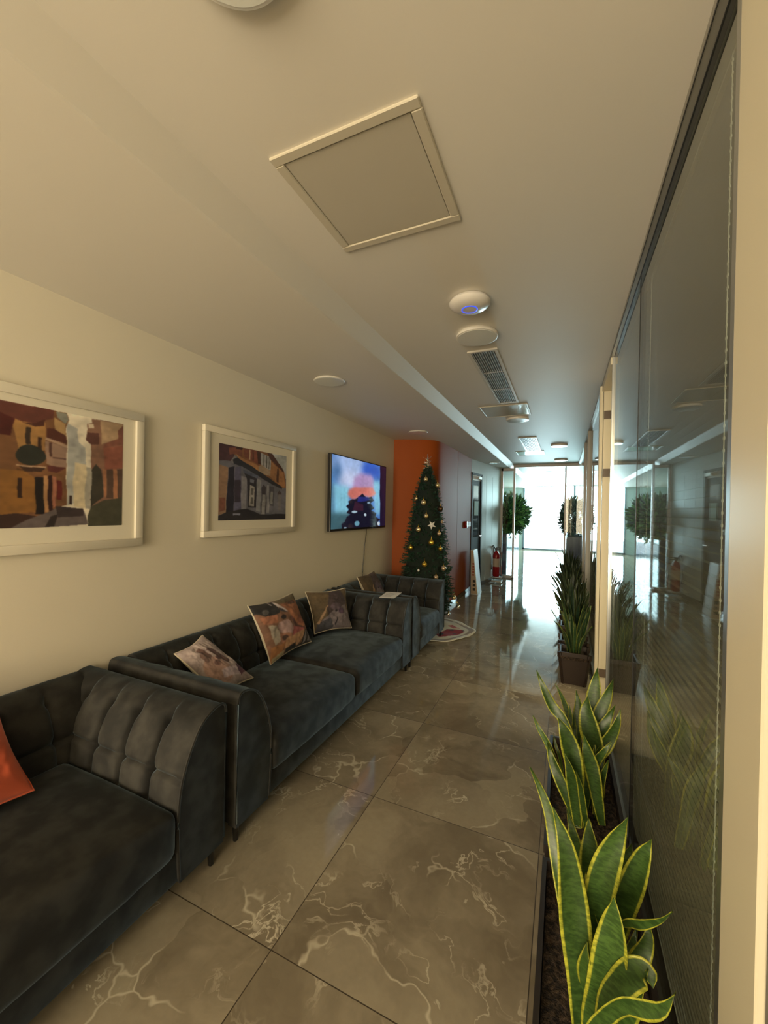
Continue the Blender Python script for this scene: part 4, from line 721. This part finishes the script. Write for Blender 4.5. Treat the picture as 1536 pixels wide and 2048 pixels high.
# ================================================================== FIR TREE
rnd = random.Random(5)
TX, TY = -1.63, 4.98
def trad(z): return float(np.interp(z, [0.18, 0.45, 0.9, 1.4, 1.8, 2.0, 2.08], [0.30, 0.36, 0.30, 0.225, 0.15, 0.07, 0.02]))
tree = thing('christmas_tree', 'slim artificial fir christmas tree before the orange wall', 'christmas tree', (TX, TY, 0))
vs, fs, cols = [], [], []
def needle(p, d, L, w, col):
    s = d.cross(Vector((rnd.uniform(-1, 1), rnd.uniform(-1, 1), rnd.uniform(-1, 1)))).normalized()*w
    i = len(vs); vs.extend([tuple(p-s), tuple(p+s), tuple(p+d*L)]); fs.append((i, i+1, i+2)); cols.extend([col]*3)
nb = 0
for k in range(1700):
    z = 0.20+1.86*(rnd.random()**1.25); a = rnd.uniform(0, 2*PI); R = trad(z)*rnd.uniform(0.80, 1.08)
    tip = Vector((TX+R*math.cos(a), TY+R*math.sin(a), z+rnd.uniform(-.02, .03)))
    out = Vector((math.cos(a), math.sin(a), rnd.uniform(-0.25, 0.35))).normalized()
    Ls = rnd.uniform(0.06, 0.12); st = tip-out*Ls
    g = rnd.uniform(0.6, 1.6); base_c = (0.018*g, 0.060*g, 0.034*g)
    for q in range(36):
        f = rnd.random(); p = st.lerp(tip, f)
        dd = (out*rnd.uniform(0.5, 1.2)+Vector((rnd.uniform(-1, 1), rnd.uniform(-1, 1), rnd.uniform(-1, 1)))*0.75).normalized()
        needle(p, dd, rnd.uniform(0.018, 0.030), 0.0036, base_c)
me = bpy.data.meshes.new('foliage'); me.from_pydata(vs, [], fs); me.materials.append(NEEDLE); set_col(me, np.array(cols)); obj('foliage', None, None, tree, me=me)
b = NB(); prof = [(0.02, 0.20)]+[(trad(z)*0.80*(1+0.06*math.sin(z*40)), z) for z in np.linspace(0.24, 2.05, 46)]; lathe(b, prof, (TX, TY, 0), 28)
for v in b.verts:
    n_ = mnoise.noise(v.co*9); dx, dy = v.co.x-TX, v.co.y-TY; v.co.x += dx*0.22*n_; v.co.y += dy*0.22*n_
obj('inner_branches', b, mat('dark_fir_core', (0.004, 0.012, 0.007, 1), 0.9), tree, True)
b = NB(); lathe(b, [(0.022, 0.03), (0.020, 0.30)], (TX, TY, 0), 12)
for k in range(3):
    a = k*2*PI/3+0.4; tube(b, [(TX, TY, 0.10), (TX+0.12*math.cos(a), TY+0.12*math.sin(a), 0.06), (TX+0.25*math.cos(a), TY+0.25*math.sin(a), 0.035)], 0.011)
obj('stand', b, BLACK, tree, True)

GOLD = mat('gold_glass', (0.78, 0.62, 0.34, 1), 0.22, 0.8); YG_ = mat('bright_gold_glass', (0.75, 0.50, 0.08, 1), 0.2, 0.85)
SIL = mat('silver_glass', (0.7, 0.68, 0.62, 1), 0.15, 0.9); CHA = mat('champagne_glass', (0.60, 0.45, 0.30, 1), 0.25, 0.7); DKG = mat('dark_bronze_glass', (0.10, 0.06, 0.03, 1), 0.1, 0.8)
KN = {'g': (GOLD, 'gold'), 'y': (YG_, 'bright yellow gold'), 's': (SIL, 'silver'), 'c': (CHA, 'champagne'), 'd': (DKG, 'dark bronze'), 'w': (WHITE, 'tiny white')}
where = ['just under the topper', 'on the upper right edge', 'high on the left edge', 'at upper middle', 'on the right edge below the upper one', 'in the middle above the white star', 'at mid left level with the tinsel', 'right of the middle near the star', 'at the very middle', 'on the left edge at mid height', 'on the right at mid height', 'in the lower middle', 'in the lower left', 'on the lower right', 'just above the armchair arm', 'low on the right beside the armchair', 'at the bottom right tip', 'under the lowest branches', 'right beside the white star', '']
for i, (p, k, s) in enumerate(BAUBLES):
    p = Vector(p); ax = Vector((TX, TY, p.z)); o_ = (p-ax).normalized(); p = p+o_*0.012
    if k == 'star':
        b = NB(); c = p+o_*0.02; side = Vector((-o_.y, o_.x, 0)); pts = []
        for q in range(10):
            r = (0.058 if q % 2 == 0 else 0.024); a = PI/2+q*PI/5+0.5
            pts.append(c+side*r*math.cos(a)+Vector((0, 0, 1))*r*math.sin(a))
        f0 = b.verts.new(c+o_*0.012); f1 = b.verts.new(c-o_*0.006); rr = [b.verts.new(q) for q in pts]
        for q in range(10): b.faces.new((f0, rr[q], rr[(q+1) % 10])); b.faces.new((f1, rr[(q+1) % 10], rr[q]))
        tag(obj('star_ornament', b, WHITE, None, base=tuple(p)), 'white star ornament hanging in the middle of the fir tree', 'ornament')
        continue
    r = 0.030*s; m_, cn = KN[k]
    o = thing('bauble', '%s bauble hanging %s of the fir tree' % (cn, where[i]) if 'of' not in where[i] else '%s bauble %s' % (cn, where[i]), 'bauble', tuple(p), 'baubles on the fir tree')
    b = NB(); bmesh.ops.create_uvsphere(b, u_segments=20, v_segments=14, radius=r); bmesh.ops.translate(b, verts=b.verts, vec=p); obj('ball', b, m_, o, True)
    b = NB(); lathe(b, [(r*0.26, p.z+r*0.93), (r*0.26, p.z+r*1.22), (r*0.1, p.z+r*1.26)], (p.x, p.y, 0), 10); obj('cap', b, YG_, o)
    b = NB(); tube(b, [p+Vector((0, 0, r*1.2)), p+Vector((0, 0, r*1.9)), p-o_*0.03+Vector((0, 0, r*2.3))], 0.0012, 5); obj('hanging_loop', b, YG_, o)
# topper
t = thing('tree_topper', 'silver and gold wire angel topper on the tip of the fir tree', 'tree topper', (TX, TY, 2.02))
b = NB(); lathe(b, [(0.030, 1.99), (0.022, 2.05), (0.010, 2.11), (0.008, 2.13)], (TX, TY, 0), 12); bmesh.ops.create_uvsphere(b, u_segments=12, v_segments=8, radius=0.015, matrix=Matrix.Translation((TX, TY, 2.145))); obj('figure', b, CHA, t, True)
b = NB()
for k in range(60):
    a = rnd.uniform(0, 2*PI); h = rnd.uniform(2.02, 2.17); L = rnd.uniform(0.03, 0.075); u = rnd.uniform(-0.2, 0.9)
    tube(b, [(TX, TY, h), (TX+L*math.cos(a), TY+L*math.sin(a), h+L*u)], [0.0032, 0.001], 5)
tube(b, [(TX, TY, 2.14), (TX-0.005, TY, 2.235)], [0.006, 0.002], 6)
obj('tinsel_wires', b, SIL, t)
# tree skirt
SKW = attr_mat('felt_skirt', 0.9)
vs, fs, cols = [], [], []; NR, NA = 44, 120; cx, cy = -1.56, 4.87
for i in range(NR+1):
    for j in range(NA):
        a = 2*PI*j/NA; rr = 0.56*i/NR*(1+0.05*math.sin(3*a+1)+0.03*math.sin(7*a))
        x, y = cx+rr*math.cos(a), cy+rr*math.sin(a)
        z = 0.006+0.016*max(0, mnoise.noise(Vector((x*6, y*6, 3))))*(i/NR)+0.012*(0.5+0.5*math.sin(9*a))*(i/NR)**3
        f = i/NR; deg = math.degrees(a) % 360
        if f > 0.93+0.03*math.sin(5*a): c = (0.72, 0.70, 0.62)
        elif f > 0.86: c = (0.30, 0.26, 0.24)
        elif f > 0.74+0.05*math.sin(4*a+2): c = (0.62, 0.60, 0.52)
        elif f > 0.40 and (deg > 310 or deg < 15): c = (0.26, 0.012, 0.014) if mnoise.noise(Vector((x*14, y*14, 0))) > -0.25 else (0.03, 0.02, 0.025)
        elif f > 0.55 and 22 <= deg < 45: c = (0.42, 0.10, 0.09)
        else: c = (0.66, 0.60, 0.47)
        vs.append((x, y, z)); cols.append(c)
for i in range(NR):
    for j in range(NA):
        k = (j+1) % NA; fs.append((i*NA+j, i*NA+k, (i+1)*NA+k, (i+1)*NA+j))
me = bpy.data.meshes.new('tree_skirt'); me.from_pydata(vs, [], fs); me.materials.append(SKW); set_col(me, np.array(cols)); me.polygons.foreach_set('use_smooth', [True]*len(me.polygons))
o = obj('tree_skirt', None, None, None, base=(cx, cy, 0.006), me=me); tag(o, 'round cream and red felt tree skirt spread on the floor under the fir tree', 'tree skirt')
md = o.modifiers.new('thickness', 'SOLIDIFY'); md.thickness = 0.005; md.offset = 1

# ================================================================== FAR LEFT THINGS
t = thing('fire_call_point', 'red fire alarm call point on the orange wall', 'fire call point', (-1.612, 7.13, 1.26))
b = NB(); box(b, -1.613, -1.570, 7.07, 7.19, 1.20, 1.32, 0.006, 2); obj('housing', b, RED, t, True)
b = NB(); box(b, -1.571, -1.567, 7.095, 7.165, 1.225, 1.295); obj('window', b, WHITE, t)
for i, (y, lab) in enumerate(((7.28, 'white wall switch plate just right of the red call point'), (7.39, 'white wall switch plate in the middle of the row of three'), (7.50, 'white wall switch plate nearest the dark door'))):
    t = thing('wall_switch', lab, 'switch', (-1.612, y, 1.26), 'white switches on the orange wall')
    b = NB(); box(b, -1.613, -1.600, y-0.042, y+0.042, 1.218, 1.302, 0.003, 2); obj('plate', b, WHITE, t)
    b = NB(); box(b, -1.601, -1.594, y-0.015, y+0.015, 1.235, 1.285, 0.002, 1); obj('rocker', b, WHITE, t)
# leaning display board
t = thing('display_stand', 'white tapered display stand with red and black marks leaning at the orange wall end', 'display stand', (-1.47, 7.42, 0))
b = NB(); prism(b, [(-1.510, 0.0), (-1.385, 0.0), (-1.475, 0.80), (-1.525, 0.80)], 7.24, 7.60, 'y'); obj('body', b, mat('white_foamboard', (0.70, 0.74, 0.76, 1), 0.45), t)
b = NB(); prism(b, [(-1.506, 0.012), (-1.392, 0.012), (-1.479, 0.785), (-1.521, 0.785)], 7.236, 7.240, 'y'); obj('printed_face', b, mat('beige_print', (0.52, 0.40, 0.28, 1), 0.6), t)
b = NB()
for z in (0.34, 0.39, 0.44, 0.49, 0.54): box(b, -1.487, -1.455, 7.234, 7.236, z, z+0.028)
obj('red_marks', b, mat('red_ink', (0.35, 0.03, 0.02, 1), 0.6), t)
b = NB()
for z in (0.07, 0.145, 0.22): box(b, -1.475, -1.430, 7.234, 7.236, z, z+0.045)
obj('dark_marks', b, mat('black_ink', (0.03, 0.025, 0.02, 1), 0.6), t)
# extinguishers on a stand
def extinguisher(x, y, r, z0, h, label, m_):
    t = thing('fire_extinguisher', label, 'fire extinguisher', (x, y, z0))
    b = NB(); lathe(b, [(r*0.85, z0), (r, z0+0.02), (r, z0+h*0.78), (r*0.9, z0+h*0.86), (r*0.55, z0+h*0.94), (r*0.28, z0+h*0.98), (r*0.26, z0+h)], (x, y, 0), 28); obj('cylinder', b, m_, t, True)
    b = NB(); box(b, x-0.03, x+0.03, y-0.015, y+0.015, z0+h, z0+h+0.05); box(b, x-0.015, x+0.10, y-0.01, y+0.01, z0+h+0.05, z0+h+0.065); box(b, x-0.015, x+0.09, y-0.01, y+0.01, z0+h+0.012, z0+h+0.028); obj('valve_handle', b, BLACK, t)
    b = NB(); tube(b, spline([(x-0.02, y, z0+h+0.03), (x-0.07, y-0.02, z0+h+0.10), (x-r-0.03, y-0.04, z0+h-0.02), (x-r-0.025, y-0.05, z0+h*0.5), (x-r-0.015, y-0.05, z0+h*0.25)], 20), 0.011, 8); obj('hose', b, BLACK, t, True)
    b = NB(); lathe(b, [(r*1.01, z0+h*0.38), (r*1.012, z0+h*0.39), (r*1.012, z0+h*0.68), (r*1.01, z0+h*0.69)], (x, y, 0), 28); obj('label_band', b, mat('cream_label', (0.50, 0.38, 0.30, 1), 0.5), t, True)
extinguisher(-1.322, 8.93, 0.075, 0.10, 0.56, 'red fire extinguisher with black hose beside the glass partition', RED)
t = thing('extinguisher_stand', 'metal tube floor stand carrying the red extinguisher', 'stand', (-1.31, 8.95, 0))
b = NB(); tube(b, [(-1.395, 9.02, 0.02), (-1.395, 9.02, 0.72)], 0.010); tube(b, [(-1.22, 9.02, 0.02), (-1.22, 9.02, 0.62)], 0.010); tube(b, [(-1.395, 9.02, 0.60), (-1.22, 9.02, 0.60)], 0.008); obj('frame', b, CHROME, t, True)
b = NB(); box(b, -1.405, -1.20, 8.85, 9.04, 0.075, 0.095); box(b, -1.405, -1.20, 8.85, 9.04, 0.0, 0.02); obj('shelf', b, mat('grey_steel_shelf', (0.35, 0.36, 0.37, 1), 0.4, 0.5), t)
b = NB(); box(b, -1.06, -1.0, YG-0.16, YG-0.04, 0.0, 0.045, 0.006, 2); tag(obj('floor_hinge', b, CHROME, None, base=(-1.03, YG-0.1, 0)), 'small bright floor hinge at the foot of the glass partition', 'hinge')

# ================================================================== PLANTS
def leaf_mesh(cl, w, facing, seed=0, nseg=18, fold=0.25, edge=(0.36, 0.37, 0.040), g0=(0.040, 0.086, 0.018), wavy=1.0):
    rr = random.Random(seed); P = spline(cl, nseg); vs, fs, cols = [], [], []
    cs = (-1, -0.82, -0.74, -0.4, 0, 0.4, 0.74, 0.82, 1); facing = Vector(facing)
    ph = rr.uniform(0, 6); gg = rr.uniform(0.8, 1.25)
    for i, p in enumerate(P):
        t_ = i/nseg; tan = (P[min(i+1, nseg)]-P[max(i-1, 0)]).normalized()
        s = tan.cross(facing)
        if s.length < 1e-4: s = tan.cross(Vector((1, 0, 0)))
        s.normalize(); n = s.cross(tan).normalized()
        wd_ = (0.42+0.58*math.sin(PI*min(1, t_/0.62)*0.5))*(1.0 if t_ < 0.55 else max(0.0, 1-((t_-0.55)/0.45)**1.7))*w/2
        wd_ = max(wd_, 0.0012)
        ed = 0.006*wavy*math.sin(t_*11+ph)*min(1, w/0.05)
        for front in (1, -1):
            for c in cs:
                th = 0.0016*(1-c*c)+0.0004
                off = n*(fold*abs(c)**1.6*wd_+front*th+ed*c*abs(c))
                vs.append(tuple(p+s*c*wd_+off))
                col = edge if abs(c) > 0.80 else tuple(x*gg for x in g0)
                cols.append(col)
    m_ = len(cs)
    for i in range(nseg):
        a = i*2*m_; b_ = (i+1)*2*m_
        for k in range(m_-1):
            fs.append((a+k, a+k+1, b_+k+1, b_+k)); fs.append((a+m_+k+1, a+m_+k, b_+m_+k, b_+m_+k+1))
        fs.append((a, b_, b_+m_, a+m_)); fs.append((a+m_-1, a+2*m_-1, b_+2*m_-1, b_+m_-1))
    return vs, fs, cols
def to_mesh(parts, m_, name):
    vs, fs, cols = [], [], []
    for v, f, c in parts:
        k = len(vs); vs += v; fs += [tuple(i+k for i in q) for q in f]; cols += c
    me = bpy.data.meshes.new(name); me.from_pydata(vs, [], fs); me.materials.append(m_); set_col(me, np.array(cols)); me.polygons.foreach_set('use_smooth', [True]*len(me.polygons)); return me
def near_plant(L, base, label, extra, sd):
    t = thing('snake_plant', label, 'plant', base, None)
    for i, (pts, w) in enumerate(L):
        c = Vector(pts[len(pts)//2]); f = (CAM-c); f.z *= 0.35; f = f.normalized()+Vector((rnd.uniform(-.25, .25), rnd.uniform(-.25, .25), 0))
        me = to_mesh([leaf_mesh(pts, w*1.08, f, sd+i)], LEAF, 'leaf'); obj('leaf', None, None, t, me=me)
    for k in range(extra):
        x = base[0]+rnd.uniform(-.06, .06); y = base[1]+rnd.uniform(-.10, .10); h = rnd.uniform(.18, .30)
        lx, ly = rnd.uniform(-.06, .06), rnd.uniform(-.08, .08)
        pts = [(x, y, .26), (x+lx*.3, y+ly*.3, .26+h*.5), (x+lx, y+ly, .26+h)]
        me = to_mesh([leaf_mesh(pts, rnd.uniform(.03, .05), (rnd.uniform(-1, 1), -1, 0), sd+50+k)], LEAF, 'leaf'); obj('leaf', None, None, t, me=me)
    return t
def trough(x0, x1, y0, y1, h, label):
    t = thing('trough_planter', label, 'planter', ((x0+x1)/2, (y0+y1)/2, 0), 'long dark trough planters')
    b = NB(); w = 0.014; dx = 0.02
    def ring(e, z, g=0): return [(x0+e+g, y0+e+g, z), (x1-e-g, y0+e+g, z), (x1-e-g, y1-e-g, z), (x0+e+g, y1-e-g, z)]
    loops = [ring(dx, 0), ring(0.004, h-0.03), ring(0, h-0.03), ring(0, h), ring(w, h), ring(w, h-0.05), ring(dx+w, 0.02)]
    L = [[b.verts.new(p) for p in l] for l in loops]
    for a, c in zip(L, L[1:]):
        for i in range(4): b.faces.new((a[i], a[(i+1) % 4], c[(i+1) % 4], c[i]))
    b.faces.new(L[0]); b.faces.new(L[-1])
    es = [e for e in b.edges if abs(e.verts[0].co.z-e.verts[1].co.z) > 0.02]
    obj('box', b, POT, t)
    b = NB(); bmesh.ops.create_grid(b, x_segments=30, y_segments=60, size=0.5)
    for v in b.verts:
        v.co.x = (x0+x1)/2+v.co.x*(x1-x0-2*w-0.004); v.co.y = (y0+y1)/2+v.co.y*(y1-y0-2*w-0.004)
        v.co.z = h-0.035+0.012*mnoise.noise(v.co*38)
    bmesh.ops.solidify(b, geom=b.faces[:], thickness=0.02)
    s = obj('soil', b, SOIL, t, True)
trough(-0.045, 0.238, 0.72, 1.506, 0.30, 'dark trough planter nearest the camera beside the glazed partition')
trough(-0.045, 0.238, 1.56, 2.345, 0.30, 'second dark trough planter, just behind the nearest one')
near_plant(LEAF1, (0.09, 1.12, 0.262), 'large yellow edged snake plant in the trough nearest the camera', 5, 100)
near_plant(LEAF2, (0.09, 1.92, 0.262), 'yellow edged snake plant standing in the second trough', 6, 300)

def square_pot(x, y, label, s0=0.10, s1=0.135, h=0.285):
    t = thing('square_pot', label, 'plant pot', (x, y, 0), 'square brown plastic pots')
    b = NB()
    def ring(s, z): 
        q = []; r = 0.02
        for sx, sy in ((-1, -1), (1, -1), (1, 1), (-1, 1)):
            q.append((x+sx*(s-r), y+sy*s, z) if sx*sy > 0 else (x+sx*s, y+sy*(s-r), z))
            q.append((x+sx*s, y+sy*(s-r), z) if sx*sy > 0 else (x+sx*(s-r), y+sy*s, z))
        return q
    loops = [ring(s0, 0), ring(s0+0.8*(s1-s0), h-0.045), ring(s1, h-0.043), ring(s1, h), ring(s1-0.012, h), ring(s1-0.018, h-0.05)]
    L = [[b.verts.new(p) for p in l] for l in loops]
    for a, c in zip(L, L[1:]):
        for i in range(8): b.faces.new((a[i], a[(i+1) % 8], c[(i+1) % 8], c[i]))
    b.faces.new(L[0]); obj('shell', b, POT2, t)
    b = NB(); box(b, x-s1+0.016, x+s1-0.016, y-s1+0.016, y+s1-0.016, h-0.06, h-0.035); obj('soil', b, SOIL, t)
    return t
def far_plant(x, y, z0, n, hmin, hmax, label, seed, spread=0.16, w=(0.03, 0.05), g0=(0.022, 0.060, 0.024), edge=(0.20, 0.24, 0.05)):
    rr = random.Random(seed); parts = []
    for k in range(n):
        a = rr.uniform(0, 2*PI); q = rr.random()**0.5; h = rr.uniform(hmin, hmax)*(1-0.25*q)
        x0, y0 = x+0.055*q*math.cos(a), y+0.055*q*math.sin(a)
        sp = spread*q*rr.uniform(0.6, 1.3); dx, dy = sp*math.cos(a), sp*math.sin(a)
        if x0+dx > 0.262: dx = 0.262-x0-0.004
        pts = [(x0, y0, z0), (x0+dx*.25, y0+dy*.25, z0+h*.4), (x0+dx*.6, y0+dy*.6, z0+h*.75), (x0+dx, y0+dy, z0+h)]
        pts = [(min(p[0], 0.235), p[1], p[2]) for p in pts]
        parts.append(leaf_mesh(pts, rr.uniform(*w), (-math.cos(a)+0.3*rr.uniform(-1, 1), -math.sin(a)-0.3, 0), seed*77+k, 12, 0.2, edge, g0))
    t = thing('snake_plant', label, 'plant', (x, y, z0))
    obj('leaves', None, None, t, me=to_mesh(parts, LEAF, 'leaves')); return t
square_pot(0.105, 3.95, 'square brown pot nearest the camera, beside the beige door jamb')
far_plant(0.105, 3.95, 0.24, 17, 0.36, 0.60, 'thin yellow edged snake plant in the nearest square pot', 41, 0.20)
lab = ['second', 'third', 'fourth', 'fifth', 'sixth', 'seventh']
for i, y in enumerate((4.30, 4.85, 5.35, 6.0, 6.7, 7.5)):
    square_pot(0.105, y, 'square brown pot, %s in the row along the partition' % lab[i])
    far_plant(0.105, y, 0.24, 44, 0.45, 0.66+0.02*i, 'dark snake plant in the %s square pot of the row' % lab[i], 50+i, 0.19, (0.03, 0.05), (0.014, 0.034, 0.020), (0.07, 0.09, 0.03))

def bush(cx, cy, cz, rx_, ry_, rz_, n, label, seed, cols3, trunk_to, cat='plant', L=(0.07, 0.13), W_=0.018):
    rr = random.Random(seed); vs, fs, cols = [], [], []
    for k in range(n):
        a = rr.uniform(0, 2*PI); el = math.asin(rr.uniform(-1, 1)); q = rr.uniform(0.35, 1.0)**0.5*(0.95+0.22*math.sin(5*a+3*el)+rr.uniform(-.08, .16))
        d_ = Vector((math.cos(a)*math.cos(el), math.sin(a)*math.cos(el), math.sin(el)))
        p = Vector((cx+rx_*q*d_.x, cy+ry_*q*d_.y, cz+rz_*q*d_.z))
        dd = (d_+Vector((rr.uniform(-.6, .6), rr.uniform(-.6, .6), rr.uniform(-.2, .9)))).normalized()
        s = dd.cross(Vector((rr.uniform(-1, 1), rr.uniform(-1, 1), rr.uniform(-1, 1)))).normalized()
        l = rr.uniform(*L); g = rr.uniform(0.6, 1.4); c = tuple(x*g for x in rr.choice(cols3)); nn = s.cross(dd)*l*0.12
        i = len(vs); vs += [tuple(p), tuple(p+dd*l*.45+s*W_+nn), tuple(p+dd*l), tuple(p+dd*l*.45-s*W_+nn), tuple(p+dd*l*.5-nn*.3)]
        fs += [(i, i+1, i+4), (i+1, i+2, i+4), (i+2, i+3, i+4), (i+3, i, i+4)]; cols += [c]*5
    t = thing('leafy_shrub', label, cat, (cx, cy, trunk_to))
    me = bpy.data.meshes.new('foliage'); me.from_pydata(vs, [], fs); me.materials.append(BUSH); set_col(me, np.array(cols)); obj('foliage', None, None, t, me=me)
    b = NB()
    for k in range(max(3, int(ry_*4))):
        y = cy-ry_*0.7+1.4*ry_*k/max(1, int(ry_*4)-1); tube(b, [(cx, y, trunk_to), (cx+rr.uniform(-.05, .05), y+rr.uniform(-.05, .05), cz)], 0.012, 6)
    obj('stem', b, mat('dark_stem', (0.03, 0.018, 0.012, 1), 0.8), t)
def divider(x0, x1, y0, y1, h, label):
    t = thing('tall_planter', label, 'planter', ((x0+x1)/2, (y0+y1)/2, 0))
    b = NB(); box(b, x0, x1-0.012, y0, y1, 0, h); obj('carcass', b, mat('plum_planter_end', (0.05, 0.04, 0.06, 1), 0.25), t)
    b = NB(); box(b, x1-0.012, x1, y0, y1, 0, h+0.01); obj('marble_side', b, MBLUE, t)
    b = NB(); box(b, x0+0.02, x1-0.03, y0+0.02, y1-0.02, h, h+0.01); obj('soil', b, SOIL, t)
divider(-1.62, -1.235, 9.95, 12.7, 0.96, 'tall marble faced planter behind the left glass pane')
G1 = [(0.07, 0.22, 0.07), (0.20, 0.48, 0.14), (0.04, 0.11, 0.05)]
bush(-1.32, 11.1, 1.42, 0.36, 1.25, 0.42, 3600, 'bushy green shrub in the tall marble planter, beyond the glass on the left', 61, G1, 0.97, L=(0.12, 0.22), W_=0.028)
divider(0.06, 0.36, 9.95, 12.7, 0.96, 'tall dark planter behind the right glass pane')
bush(0.20, 11.0, 1.40, 0.24, 1.1, 0.40, 3200, 'dark leafy shrub in the planter beyond the right glass pane', 62, [(0.02, 0.05, 0.035), (0.035, 0.08, 0.05)], 0.97)
